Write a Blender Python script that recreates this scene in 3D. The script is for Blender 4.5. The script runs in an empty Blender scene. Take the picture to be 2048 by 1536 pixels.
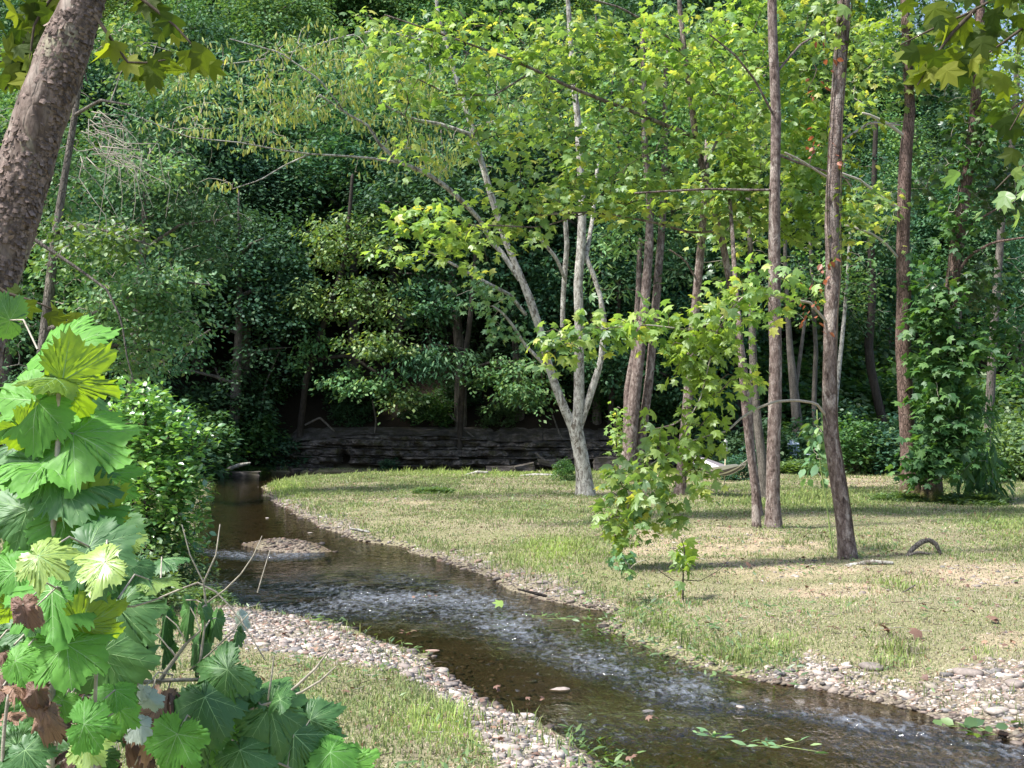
import bpy, bmesh, math, random
import numpy as np
from mathutils import Vector

random.seed(7)
RNG = np.random.default_rng(11)
SC = bpy.context.scene
COL = SC.collection

# ------------------------------------------------------------------ camera, sky, sun, exposure
F = 2600.0            # focal length in pixels of a 2048 px wide picture
HZ = 830.0            # height of the horizon in that picture
EYE = 2.0
cam_d = bpy.data.cameras.new('camera')
cam_d.sensor_width = 36.0
cam_d.lens = F / 2048 * 36.0
cam_d.shift_y = (HZ - 768) / 2048
cam_d.clip_start = 0.05
cam_d.clip_end = 2000
cam = bpy.data.objects.new('camera', cam_d)
cam.location = (0, 0, EYE)
cam.rotation_euler = (math.pi / 2, 0, 0)
COL.objects.link(cam)
SC.camera = cam

TO_SUN = Vector((-0.50, -0.22, 0.84)).normalized()
sun_el = math.asin(TO_SUN.z)
sun_az = math.atan2(TO_SUN.x, TO_SUN.y)
w = bpy.data.worlds.new('World')
SC.world = w
w.use_nodes = True
wn = w.node_tree
bg = wn.nodes['Background']
sky = wn.nodes.new('ShaderNodeTexSky')
sky.sky_type = 'NISHITA'
sky.sun_disc = False
sky.sun_elevation = sun_el
sky.sun_rotation = sun_az
sky.air_density = 1.0
sky.dust_density = 2.5
sky.ozone_density = 1.0
wn.links.new(sky.outputs[0], bg.inputs[0])
bg.inputs[1].default_value = 0.125
sd = bpy.data.lights.new('sun', 'SUN')
sd.energy = 4.1
sd.angle = math.radians(6.0)
sd.color = (1.0, 0.95, 0.86)
sun = bpy.data.objects.new('sun', sd)
sun.rotation_euler = (-TO_SUN).to_track_quat('-Z', 'Y').to_euler()
sun.location = (-30, 0, 40)
COL.objects.link(sun)
SC.view_settings.view_transform = 'Standard'
SC.view_settings.look = 'None'
SC.view_settings.gamma = 1
SC.view_settings.exposure = 1.03
SC.cycles.max_bounces = 6
SC.cycles.diffuse_bounces = 3
SC.cycles.glossy_bounces = 3
SC.cycles.transmission_bounces = 4
SC.cycles.transparent_max_bounces = 8
SC.cycles.use_denoising = True
SC.cycles.sample_clamp_indirect = 6
SC.cycles.caustics_reflective = False
SC.cycles.caustics_refractive = False

# ------------------------------------------------------------------ numeric helpers
def W(px, py, Y):
    return np.array([(px - 1024) / F * Y, Y, EYE - (py - HZ) / F * Y])

def proj(P):
    P = np.asarray(P)
    Y = np.maximum(P[..., 1], 0.01)
    return 1024 + P[..., 0] / Y * F, HZ - (P[..., 2] - EYE) / Y * F

def _hash(ix, iy, iz, seed):
    h = (ix * 374761393 + iy * 668265263 + iz * 1440662683 + seed * 982451653) & 0xffffffff
    h = ((h ^ (h >> 13)) * 1274126177) & 0xffffffff
    h = ((h ^ (h >> 16)) * 2246822519) & 0xffffffff
    return ((h ^ (h >> 15)) & 0xffffff) / float(0xffffff)

def vnoise(P, seed=0):
    P = np.asarray(P, float)
    I = np.floor(P).astype(np.int64)
    f = P - I
    f = f * f * (3 - 2 * f)
    x, y, z = I[..., 0], I[..., 1], I[..., 2]
    r = 0
    for dx in (0, 1):
        for dy in (0, 1):
            for dz in (0, 1):
                wgt = (f[..., 0] if dx else 1 - f[..., 0]) * (f[..., 1] if dy else 1 - f[..., 1]) * (f[..., 2] if dz else 1 - f[..., 2])
                r = r + wgt * _hash(x + dx, y + dy, z + dz, seed)
    return r * 2 - 1

def fbm(P, octv=4, seed=0):
    P = np.asarray(P, float)
    r, a, s = 0, 1.0, 0
    for k in range(octv):
        r = r + a * vnoise(P * (2.03 ** k), seed + k * 17)
        s += a
        a *= 0.5
    return r / s

def fbm2(x, y, sc, octv=4, seed=0):
    x, y = np.broadcast_arrays(x, y)
    return fbm(np.stack([x * sc, y * sc, np.zeros_like(x) + seed * 0.37], -1), octv, seed)

def unit(v):
    v = np.asarray(v, float)
    return v / np.maximum(np.linalg.norm(v, axis=-1, keepdims=True), 1e-9)

def sstep(a, b, x):
    t = np.clip((x - a) / (b - a), 0, 1)
    return t * t * (3 - 2 * t)

def inpoly(x, y, poly):
    x, y = np.asarray(x, float), np.asarray(y, float)
    r = np.zeros(x.shape, bool)
    n = len(poly)
    for i in range(n):
        x1, y1 = poly[i]
        x2, y2 = poly[(i + 1) % n]
        if y1 == y2:
            continue
        c = ((y1 > y) != (y2 > y)) & (x < (x2 - x1) * (y - y1) / (y2 - y1) + x1)
        r ^= c
    return r

def segdist(x, y, poly, closed=True):
    d = np.full(np.shape(x), 1e9)
    n = len(poly)
    for i in range(n if closed else n - 1):
        x1, y1 = poly[i]
        x2, y2 = poly[(i + 1) % n]
        dx, dy = x2 - x1, y2 - y1
        t = np.clip(((x - x1) * dx + (y - y1) * dy) / (dx * dx + dy * dy + 1e-12), 0, 1)
        d = np.minimum(d, (x - x1 - t * dx) ** 2 + (y - y1 - t * dy) ** 2)
    return np.sqrt(d)

# ------------------------------------------------------------------ mesh helpers
def make_mesh(name, V, Fc, mats, mi=None, smooth=True, parent=None, col=None, loc=None):
    """V (n,3), Fc (m,3) or (m,4) int array -> one mesh object"""
    V = np.ascontiguousarray(V, np.float32)
    Fc = np.ascontiguousarray(Fc, np.int32)
    if loc is None and parent is not None:
        loc = tuple(parent.location)
    if loc is not None:
        V = np.ascontiguousarray(V - np.asarray(loc, np.float32), np.float32)
    me = bpy.data.meshes.new(name)
    k = Fc.shape[1]
    me.vertices.add(len(V))
    me.vertices.foreach_set('co', V.ravel())
    me.loops.add(Fc.size)
    me.loops.foreach_set('vertex_index', Fc.ravel())
    me.polygons.add(len(Fc))
    me.polygons.foreach_set('loop_start', np.arange(0, Fc.size, k, dtype=np.int32))
    me.polygons.foreach_set('loop_total', np.full(len(Fc), k, np.int32))
    if mi is not None:
        me.polygons.foreach_set('material_index', np.ascontiguousarray(mi, np.int32))
    me.polygons.foreach_set('use_smooth', np.full(len(Fc), bool(smooth)))
    for m in (mats if isinstance(mats, (list, tuple)) else [mats]):
        me.materials.append(m)
    me.update(calc_edges=True)
    if col is not None:
        a = me.color_attributes.new('Col', 'FLOAT_COLOR', 'POINT')
        c = np.ones((len(V), 4), np.float32)
        c[:, :3] = col
        a.data.foreach_set('color', c.ravel())
    o = bpy.data.objects.new(name, me)
    COL.objects.link(o)
    if parent is not None:
        o.parent = parent
        o.location = np.array(loc) - np.array(parent.location)
    elif loc is not None:
        o.location = loc
    return o

class MB:
    def __init__(s):
        s.V, s.T, s.M, s.C, s.n = [], [], [], [], 0
    def add(s, V, T, m=0, col=None):
        V = np.asarray(V, float).reshape(-1, 3)
        T = np.asarray(T, np.int64).reshape(-1, 3)
        s.V.append(V)
        s.T.append(T + s.n)
        s.M.append(np.full(len(T), m))
        s.C.append(np.tile(np.asarray(col if col is not None else (1, 1, 1), float), (len(V), 1)) if col is None or np.ndim(col) == 1 else col)
        s.n += len(V)
    def build(s, name, mats, parent=None, smooth=True, col=False, loc=None):
        if not s.V:
            return None
        return make_mesh(name, np.concatenate(s.V), np.concatenate(s.T), mats, np.concatenate(s.M), smooth, parent,
                         np.concatenate(s.C) if col else None, loc)

def tube(mb, pts, rad, n=8, m=0, rough=0.0, seed=0, rscale=3.0, cap=True, resample=None, flare=0.0):
    P = np.asarray(pts, float)
    R = np.asarray(rad, float)
    if resample:
        d = np.r_[0, np.cumsum(np.linalg.norm(np.diff(P, axis=0), axis=1))]
        k = max(3, int(d[-1] / resample))
        t = np.linspace(0, d[-1], k)
        # smooth interpolation (catmull-like through np.interp of a softened curve)
        Q = np.stack([np.interp(t, d, P[:, i]) for i in range(3)], 1)
        w_ = max(1, int(0.25 * k / max(1, len(P) - 1)))
        if w_ > 1 and k > 4:
            ker = np.hanning(2 * w_ + 1)
            ker /= ker.sum()
            Qp = np.concatenate([np.repeat(Q[:1], w_, 0) + (Q[:1] - Q[1:2]) * np.arange(w_, 0, -1)[:, None],
                                 Q, np.repeat(Q[-1:], w_, 0) + (Q[-1:] - Q[-2:-1]) * np.arange(1, w_ + 1)[:, None]])
            Q = np.stack([np.convolve(Qp[:, i], ker, 'valid') for i in range(3)], 1)
        R = np.interp(t, d, R)
        if flare:
            R = R * (1 + flare * np.exp(-t / 0.35))
        P = Q
    T = unit(np.gradient(P, axis=0))
    ref = np.array([0, 1.0, 0]) if abs(T[0, 1]) < 0.9 else np.array([1.0, 0, 0])
    A = unit(np.cross(T, ref))
    B = np.cross(T, A)
    th = np.linspace(0, 2 * math.pi, n, endpoint=False)
    ring = A[:, None] * np.cos(th)[None, :, None] + B[:, None] * np.sin(th)[None, :, None]
    RR = R[:, None, None] * np.ones((1, n, 1))
    if rough:
        nn = fbm((P[:, None] + ring * R[:, None, None]) * np.array([rscale, rscale, rscale * 0.35]), 4, seed)
        RR = RR * (1 + rough * nn[..., None])
    V = P[:, None] + ring * RR
    k = len(P)
    V = V.reshape(-1, 3)
    i = np.arange(k - 1)[:, None] * n
    j = np.arange(n)[None]
    j2 = (j + 1) % n
    a, b, c, d_ = i + j, i + j2, i + n + j2, i + n + j
    Tq = np.concatenate([np.stack([a, b, c], -1).reshape(-1, 3), np.stack([a, c, d_], -1).reshape(-1, 3)])
    if cap:
        V = np.concatenate([V, P[-1:] + T[-1:] * R[-1]])
        e = len(V) - 1
        base = (k - 1) * n
        Tq = np.concatenate([Tq, np.stack([base + np.arange(n), base + (np.arange(n) + 1) % n, np.full(n, e)], -1)])
    mb.add(V, Tq, m)
    return P, R

def place(mb, tpl, P, D, N, S, m=0, col=None):
    """copies of template (verts, tris) at P with local y along D and local z along N, scale S"""
    tv, tt = tpl
    P, D, N = np.asarray(P, float), unit(D), np.asarray(N, float)
    N = unit(N - D * np.sum(N * D, -1, keepdims=True))
    X = np.cross(D, N)
    S = np.broadcast_to(np.asarray(S, float), (len(P),)) if np.ndim(S) < 2 else np.asarray(S, float)
    sv = tv[None] * (S[:, None, None] if S.ndim == 1 else S[:, None, :])
    V = P[:, None] + sv[..., 0:1] * X[:, None] + sv[..., 1:2] * D[:, None] + sv[..., 2:3] * N[:, None]
    k = len(tv)
    T = tt[None] + (np.arange(len(P)) * k)[:, None, None]
    c = None
    if col is not None:
        c = np.repeat(np.asarray(col, float), k, 0)
    mb.add(V.reshape(-1, 3), T.reshape(-1, 3), m, c)

def fan(outline, zf):
    o = np.array(outline, float)
    v = np.concatenate([[[0, 0.0]], o])
    z = zf(v[:, 0], v[:, 1])
    n = len(o)
    t = np.stack([np.zeros(n, int), 1 + (np.arange(n) + 1) % n, 1 + np.arange(n)], -1)[:, ::-1]
    return np.column_stack([v, z]), t

def lobed(k=1.0):
    half = [(0, 1.0), (17, .66), (26, .56), (40, .78), (52, .95), (62, .60), (78, .50), (98, .68), (112, .58), (140, .38), (165, .30)]
    pts = [(a, r) for a, r in half] + [(360 - a, r) for a, r in half[:0:-1]]
    return [(math.sin(math.radians(a)) * r * k, math.cos(math.radians(a)) * r * k) for a, r in pts]

SYC = fan(lobed(), lambda x, y: -0.16 * (x * x + y * y) - 0.10 * np.abs(x))
SYC_B = fan(lobed(), lambda x, y: -0.45 * (x * x) - 0.25 * np.abs(y) + 0.12 * np.sin(3 * x))
RH = (np.array([[0, 0, 0], [0.30, .45, -.05], [0, 1, -.12], [-0.30, .45, -.05]]), np.array([[0, 1, 2], [0, 2, 3]]))
OV = (np.array([[0, 0, 0], [.28, .28, .03], [.30, .62, .0], [0, 1, -.14], [-.30, .62, 0], [-.28, .28, .03], [0, .5, -.04]]),
      np.array([[0, 1, 6], [1, 2, 6], [2, 3, 6], [3, 4, 6], [4, 5, 6], [5, 0, 6]]))
LAN = (np.array([[0, 0, 0], [.13, .35, 0], [.10, .7, -.06], [0, 1, -.16], [-.10, .7, -.06], [-.13, .35, 0]]),
       np.array([[0, 1, 5], [1, 2, 4], [1, 4, 5], [2, 3, 4]]))

# ------------------------------------------------------------------ materials
def new_mat(name):
    m = bpy.data.materials.new(name)
    m.use_nodes = True
    nt = m.node_tree
    nt.nodes.clear()
    return m, nt, nt.nodes, nt.links

def ramp(nt, fac, stops, interp='LINEAR'):
    r = nt.nodes.new('ShaderNodeValToRGB')
    r.color_ramp.interpolation = interp
    e = r.color_ramp.elements
    while len(e) > 1:
        e.remove(e[0])
    e[0].position = stops[0][0]
    e[0].color = (*stops[0][1], 1)
    for p, c in stops[1:]:
        x = e.new(p)
        x.color = (*c, 1)
    nt.links.new(fac, r.inputs[0])
    return r.outputs[0]

def mixc(nt, a, b, fac, blend='MIX'):
    n = nt.nodes.new('ShaderNodeMix')
    n.data_type = 'RGBA'
    n.blend_type = blend
    for s, v in ((n.inputs[0], fac), (n.inputs[6], a), (n.inputs[7], b)):
        if hasattr(v, 'links'):
            nt.links.new(v, s)
        elif isinstance(v, (int, float)):
            s.default_value = v
        else:
            s.default_value = (*v, 1)
    return n.outputs[2]

def noise(nt, scale, detail=4, rough=.55, vec=None, dist=0.0):
    n = nt.nodes.new('ShaderNodeTexNoise')
    n.inputs['Scale'].default_value = scale
    n.inputs['Detail'].default_value = detail
    n.inputs['Roughness'].default_value = rough
    n.inputs['Distortion'].default_value = dist
    if vec is not None:
        nt.links.new(vec, n.inputs['Vector'])
    return n.outputs[0]

def leaf_mat(name, stops, trans=0.45, tcol=(1.5, 1.35, 0.55), gloss=0.06, rough=.45, patch=None, noise_scale=0.35, blotch=False, tintrand=0.0):
    m, nt, N, L = new_mat(name)
    g = N.new('ShaderNodeNewGeometry')
    c = ramp(nt, g.outputs['Random Per Island'], stops)
    if patch is not None:
        nz = noise(nt, noise_scale, 2, .5, g.outputs['Position'])
        f = N.new('ShaderNodeMapRange')
        f.inputs[1].default_value = .45
        f.inputs[2].default_value = .68
        L.new(nz, f.inputs[0])
        c = mixc(nt, c, patch, f.outputs[0])
    if blotch:
        nz = noise(nt, 60, 4, .6, g.outputs['Position'])
        f = N.new('ShaderNodeMapRange')
        f.inputs[1].default_value = .5
        f.inputs[2].default_value = .75
        f.inputs[4].default_value = .45
        L.new(nz, f.inputs[0])
        c = mixc(nt, c, blotch, f.outputs[0])
    if tintrand:
        oi = N.new('ShaderNodeObjectInfo')
        hv = N.new('ShaderNodeHueSaturation')
        for inp, lo, hi, off in (('Value', 1 - tintrand, 1 + tintrand, 0), ('Hue', .5 - .035 * tintrand * 2, .5 + .02 * tintrand * 2, .37)):
            add = N.new('ShaderNodeMath')
            add.operation = 'ADD'
            add.inputs[1].default_value = off
            L.new(oi.outputs['Random'], add.inputs[0])
            fr = N.new('ShaderNodeMath')
            fr.operation = 'FRACT'
            L.new(add.outputs[0], fr.inputs[0])
            mr = N.new('ShaderNodeMapRange')
            mr.inputs[3].default_value = lo
            mr.inputs[4].default_value = hi
            L.new(fr.outputs[0], mr.inputs[0])
            L.new(mr.outputs[0], hv.inputs[inp])
        L.new(c, hv.inputs['Color'])
        c = hv.outputs[0]
    d = N.new('ShaderNodeBsdfDiffuse')
    L.new(c, d.inputs[0])
    t = N.new('ShaderNodeBsdfTranslucent')
    L.new(mixc(nt, c, tcol, 1.0, 'MULTIPLY'), t.inputs[0])
    mx = N.new('ShaderNodeMixShader')
    mx.inputs[0].default_value = trans
    L.new(d.outputs[0], mx.inputs[1])
    L.new(t.outputs[0], mx.inputs[2])
    gl = N.new('ShaderNodeBsdfGlossy')
    gl.inputs['Roughness'].default_value = rough
    gl.inputs[0].default_value = (.9, .95, 1, 1)
    mg = N.new('ShaderNodeMixShader')
    mg.inputs[0].default_value = gloss
    L.new(mx.outputs[0], mg.inputs[1])
    L.new(gl.outputs[0], mg.inputs[2])
    o = N.new('ShaderNodeOutputMaterial')
    L.new(mg.outputs[0], o.inputs[0])
    return m

def bark_mat(name, stops, scale=6, stretch=.25, bump=.5, dist=.03, fine=40, patches=None, pscale=3.0, rough=.85, pthr=(.52, .58), moss=None, crack=.45):
    m, nt, N, L = new_mat(name)
    tc = N.new('ShaderNodeNewGeometry')
    mp = N.new('ShaderNodeMapping')
    mp.inputs['Scale'].default_value = (1, 1, stretch)
    L.new(tc.outputs['Position'], mp.inputs[0])
    v = mp.outputs[0]
    n1 = noise(nt, scale, 6, .65, v, .3)
    c = ramp(nt, n1, stops)
    if patches is not None:
        n2 = noise(nt, pscale, 5, .6, v, .8)
        f = N.new('ShaderNodeMapRange')
        f.inputs[1].default_value, f.inputs[2].default_value = pthr
        L.new(n2, f.inputs[0])
        c = mixc(nt, c, patches, f.outputs[0])
    vo = N.new('ShaderNodeTexVoronoi')
    vo.feature = 'DISTANCE_TO_EDGE'
    vo.inputs['Scale'].default_value = fine
    L.new(mixc(nt, v, noiseC(nt, fine * .5, v), .03), vo.inputs['Vector'])
    ed = N.new('ShaderNodeMapRange')
    ed.inputs[1].default_value = 0
    ed.inputs[2].default_value = .12
    ed.inputs[3].default_value = crack
    L.new(vo.outputs['Distance'], ed.inputs[0])
    c = mixc(nt, (0.02, 0.015, 0.012), c, ed.outputs[0])
    if moss is not None:
        sp = N.new('ShaderNodeSeparateXYZ')
        L.new(tc.outputs['Position'], sp.inputs[0])
        mz = N.new('ShaderNodeMapRange')
        mz.inputs[1].default_value = .7
        mz.inputs[2].default_value = .05
        L.new(sp.outputs[2], mz.inputs[0])
        mm = N.new('ShaderNodeMath')
        mm.operation = 'MULTIPLY'
        L.new(mz.outputs[0], mm.inputs[0])
        L.new(noise(nt, 5, 3, .6, v), mm.inputs[1])
        m3 = N.new('ShaderNodeMapRange')
        m3.inputs[1].default_value = .2
        m3.inputs[2].default_value = .45
        L.new(mm.outputs[0], m3.inputs[0])
        c = mixc(nt, c, moss, m3.outputs[0])
    b = N.new('ShaderNodeBump')
    b.inputs['Strength'].default_value = bump
    b.inputs['Distance'].default_value = dist
    hh = N.new('ShaderNodeMath')
    hh.operation = 'ADD'
    L.new(n1, hh.inputs[0])
    L.new(ed.outputs[0], hh.inputs[1])
    L.new(hh.outputs[0], b.inputs['Height'])
    p = N.new('ShaderNodeBsdfPrincipled')
    p.inputs['Roughness'].default_value = rough
    p.inputs['Specular IOR Level'].default_value = .25
    L.new(c, p.inputs[0])
    L.new(b.outputs[0], p.inputs['Normal'])
    o = N.new('ShaderNodeOutputMaterial')
    L.new(p.outputs[0], o.inputs[0])
    return m

def noiseC(nt, scale, vec):
    n = nt.nodes.new('ShaderNodeTexNoise')
    n.inputs['Scale'].default_value = scale
    nt.links.new(vec, n.inputs['Vector'])
    return n.outputs[1]

def plain(name, colr, rough=.7, nscale=20, var=.3, bump=.2, attr=False, spec=.3, island=0.0):
    m, nt, N, L = new_mat(name)
    g = N.new('ShaderNodeNewGeometry')
    nz = noise(nt, nscale, 5, .6, g.outputs['Position'])
    if attr:
        a = N.new('ShaderNodeAttribute')
        a.attribute_name = 'Col'
        c0 = a.outputs[0]
    else:
        rgb = N.new('ShaderNodeRGB')
        rgb.outputs[0].default_value = (*colr, 1)
        c0 = rgb.outputs[0]
    mr = N.new('ShaderNodeMapRange')
    mr.inputs[1].default_value = .3
    mr.inputs[2].default_value = .7
    mr.inputs[3].default_value = 1 - var
    mr.inputs[4].default_value = 1 + var
    L.new(nz, mr.inputs[0])
    cc = N.new('ShaderNodeCombineColor')
    for i in range(3):
        L.new(mr.outputs[0], cc.inputs[i])
    c = mixc(nt, c0, cc.outputs[0], 1.0, 'MULTIPLY')
    if island:
        r = ramp(nt, g.outputs['Random Per Island'], [(0, (1 - island,) * 3), (1, (1 + island,) * 3)])
        c = mixc(nt, c, r, 1.0, 'MULTIPLY')
    p = N.new('ShaderNodeBsdfPrincipled')
    p.inputs['Roughness'].default_value = rough
    p.inputs['Specular IOR Level'].default_value = spec
    L.new(c, p.inputs[0])
    if bump:
        b = N.new('ShaderNodeBump')
        b.inputs['Strength'].default_value = bump
        b.inputs['Distance'].default_value = .02
        L.new(nz, b.inputs['Height'])
        L.new(b.outputs[0], p.inputs['Normal'])
    o = N.new('ShaderNodeOutputMaterial')
    L.new(p.outputs[0], o.inputs[0])
    return m

M = {}
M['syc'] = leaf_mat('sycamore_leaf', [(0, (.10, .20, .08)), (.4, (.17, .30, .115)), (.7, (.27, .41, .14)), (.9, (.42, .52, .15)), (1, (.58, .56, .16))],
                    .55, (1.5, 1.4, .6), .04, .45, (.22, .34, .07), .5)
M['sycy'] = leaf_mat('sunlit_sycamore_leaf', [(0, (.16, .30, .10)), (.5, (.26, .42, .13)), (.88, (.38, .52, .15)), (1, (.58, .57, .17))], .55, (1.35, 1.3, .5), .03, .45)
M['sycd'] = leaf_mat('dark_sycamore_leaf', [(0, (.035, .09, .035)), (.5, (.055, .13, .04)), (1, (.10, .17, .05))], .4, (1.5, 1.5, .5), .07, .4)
M['olive'] = leaf_mat('olive_sycamore_leaf', [(0, (.05, .09, .02)), (.5, (.09, .13, .025)), (.8, (.19, .25, .035)), (1, (.27, .30, .05))], .55, (1.35, 1.4, .4), .01, .6)
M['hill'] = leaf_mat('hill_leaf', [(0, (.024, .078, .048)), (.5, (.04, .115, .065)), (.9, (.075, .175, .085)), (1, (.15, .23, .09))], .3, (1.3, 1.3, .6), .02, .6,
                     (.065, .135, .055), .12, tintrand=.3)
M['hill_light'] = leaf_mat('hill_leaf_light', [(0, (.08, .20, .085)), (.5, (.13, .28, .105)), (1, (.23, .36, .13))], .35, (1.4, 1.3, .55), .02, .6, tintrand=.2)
M['hornb'] = leaf_mat('yellowing_leaf', [(0, (.07, .16, .05)), (.5, (.14, .26, .08)), (1, (.28, .38, .12))], .4, (1.4, 1.25, .5), .04, .5)
M['grey'] = leaf_mat('grey_green_leaf', [(0, (.10, .22, .11)), (.5, (.16, .31, .145)), (.9, (.24, .39, .17)), (1, (.34, .44, .17))], .35, (1.3, 1.3, .6), .03, .5)
M['samara'] = leaf_mat('samara', [(0, (.27, .36, .10)), (.5, (.44, .50, .15)), (1, (.60, .58, .22))], .5, (1.3, 1.25, .5), .03, .6)
M['bushl'] = leaf_mat('bush_leaf', [(0, (.09, .23, .07)), (.5, (.18, .38, .10)), (.9, (.30, .52, .14)), (1, (.42, .58, .17))], .35, (1.4, 1.4, .5), .12, .32)
M['ivy'] = leaf_mat('ivy_leaf', [(0, (.04, .11, .04)), (.5, (.07, .17, .055)), (1, (.14, .26, .08))], .4, (1.4, 1.4, .5), .025, .5)
M['weed'] = leaf_mat('weed_leaf', [(0, (.06, .13, .05)), (.5, (.11, .20, .065)), (1, (.19, .30, .09))], .4, (1.4, 1.3, .5), .05, .5)
M['autumn'] = leaf_mat('red_leaf', [(0, (.25, .08, .045)), (1, (.40, .15, .08))], .4, (1.3, 1, .6), .04, .5)
M['dead'] = leaf_mat('dead_leaf', [(0, (.09, .055, .045)), (.5, (.18, .105, .08)), (1, (.34, .21, .14))], .12, (1.2, 1, .8), .03, .6, blotch=(.10, .05, .04))
M['silver'] = leaf_mat('silver_underside_leaf', [(0, (.35, .45, .38)), (1, (.48, .56, .50))], .15, (1, 1, .9), .05, .5)
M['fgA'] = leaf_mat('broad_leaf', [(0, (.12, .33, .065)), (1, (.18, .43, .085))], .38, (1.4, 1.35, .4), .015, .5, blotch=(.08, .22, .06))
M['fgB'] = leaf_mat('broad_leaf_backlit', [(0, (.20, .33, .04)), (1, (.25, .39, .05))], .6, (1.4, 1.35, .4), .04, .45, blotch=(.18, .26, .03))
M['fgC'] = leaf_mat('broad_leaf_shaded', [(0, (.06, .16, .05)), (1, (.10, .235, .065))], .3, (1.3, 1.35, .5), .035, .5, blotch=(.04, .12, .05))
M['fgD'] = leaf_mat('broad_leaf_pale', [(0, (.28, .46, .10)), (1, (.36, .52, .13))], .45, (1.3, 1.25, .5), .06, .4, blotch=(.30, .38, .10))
M['vein'] = plain('leaf_vein', (.27, .46, .19), .5, 80, .1, 0)
M['brown_bark'] = bark_mat('reddish_bark', [(.32, (.05, .034, .03)), (.45, (.15, .112, .10)), (.56, (.25, .20, .182)), (.68, (.37, .32, .295)), (.78, (.52, .46, .43))], 15, .45, .9, .03, 34, (.40, .35, .32), 5, pthr=(.56, .64), crack=.7)
M['mossy_bark'] = bark_mat('mossy_bark', [(.3, (.07, .045, .04)), (.5, (.17, .115, .10)), (.65, (.26, .19, .17)), (.8, (.36, .29, .27))], 9, .3, .9, .03, 26, moss=(.09, .10, .02))
M['white_bark'] = bark_mat('pale_bark', [(.32, (.10, .09, .08)), (.45, (.34, .33, .30)), (.6, (.56, .55, .51)), (.75, (.74, .73, .69))], 12, .5, .8, .02, 30, (.15, .13, .11), 9, pthr=(.55, .62), crack=.7)
M['grey_bark'] = bark_mat('grey_bark', [(.3, (.06, .055, .05)), (.6, (.2, .18, .16)), (.8, (.32, .29, .26))], 9, .3, .8, .02, 30)
M['dark_bark'] = bark_mat('dark_bark', [(.3, (.025, .022, .02)), (.6, (.07, .06, .052)), (.8, (.13, .11, .09))], 9, .3, .8, .02, 30)
M['flaky_bark'] = bark_mat('flaky_bark', [(.3, (.07, .05, .042)), (.42, (.12, .09, .078)), (.52, (.21, .168, .148)), (.64, (.33, .285, .255)), (.8, (.30, .28, .21))], 11, .4, 1.0, .012, 26, (.30, .28, .21), 3.2, pthr=(.58, .64), crack=.8)
M['flake'] = plain('bark_flake', (.17, .13, .115), .9, 60, .45, .5, island=.5)
M['twig'] = plain('twig_bark', (.36, .33, .28), .8, 50, .35, .3)
M['dark_twig'] = plain('dark_twig_bark', (.075, .06, .045), .85, 40, .4, .3)
M['pale_twig'] = plain('pale_dead_twig', (.45, .42, .38), .8, 40, .25, .2)
M['stem'] = plain('green_stem', (.22, .30, .10), .6, 40, .3, .1)
M['stone'] = plain('river_stone', (1, 1, 1), .75, 30, .25, .3, attr=True, spec=.3)

def attr_leaf(name, trans):
    m, nt, N, L = new_mat(name)
    a = N.new('ShaderNodeAttribute')
    a.attribute_name = 'Col'
    d = N.new('ShaderNodeBsdfDiffuse')
    t = N.new('ShaderNodeBsdfTranslucent')
    mx = N.new('ShaderNodeMixShader')
    mx.inputs[0].default_value = trans
    L.new(a.outputs[0], d.inputs[0])
    L.new(a.outputs[0], t.inputs[0])
    L.new(d.outputs[0], mx.inputs[1])
    L.new(t.outputs[0], mx.inputs[2])
    o = N.new('ShaderNodeOutputMaterial')
    L.new(mx.outputs[0], o.inputs[0])
    return m

M['grass'] = attr_leaf('grass_blade', .35)

# ------------------------------------------------------------------ things
def tag(o, label=None, cat=None, group=None, kind=None):
    if label: o['label'] = label
    if cat: o['category'] = cat
    if group: o['group'] = group
    if kind: o['kind'] = kind
    return o

def empty(name, loc, label, cat, group=None):
    e = bpy.data.objects.new(name, None)
    e.location = [float(v) for v in loc]
    e.empty_display_size = .2
    COL.objects.link(e)
    return tag(e, label, cat, group)

# ------------------------------------------------------------------ terrain
WZ = -0.20
def wp(px, py, z=WZ):
    Y = (EYE - z) * F / (py - HZ)
    return ((px - 1024) / F * Y, Y)

FRONT = [(560, 962), (527, 974), (530, 992), (575, 1020), (640, 1052), (700, 1078), (790, 1092), (880, 1122), (960, 1150), (1000, 1172),
         (1080, 1198), (1160, 1214), (1215, 1222), (1235, 1236), (1200, 1250), (1230, 1262), (1300, 1296), (1400, 1335), (1490, 1354), (1560, 1364),
         (1700, 1392), (1900, 1440), (2048, 1488), (2300, 1570), (2900, 1760)]
NEAR = [(1900, 3400), (1400, 2000), (1260, 1640), (1200, 1545), (1160, 1500), (1085, 1455), (1010, 1412), (940, 1368), (860, 1318), (780, 1284), (680, 1254),
        (560, 1226), (470, 1215), (425, 1200), (392, 1172), (372, 1130), (378, 1060), (405, 1000), (420, 965)]
CREEK = [(40, 73.0), (25, 60.5), (14, 52.5), (7, 50.4), (-4, 50.2), (-10, 50.0), (-12.4, 49.6)]
CREEK = [(40, 68.5), (26, 57.5), (15, 49.6), (8, 47.3), (0, 46.8), (-5.5, 46.6)] + [wp(*p) for p in FRONT] + [wp(*p) for p in NEAR] + CREEK[::-1]
ISLE = [wp(*p) for p in [(497, 1090), (520, 1083), (570, 1081), (610, 1085), (632, 1093), (650, 1103), (600, 1104), (540, 1100)]]

def s_creek(x, y):
    d = segdist(x, y, CREEK)
    d = np.where(inpoly(x, y, CREEK), -d, d)
    return d + (.22 * fbm2(x, y, .9, 3, 91) + .10 * fbm2(x, y, 3.1, 3, 93)) * sstep(1.5, .3, np.abs(d)) * sstep(4, 9, y)

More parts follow.
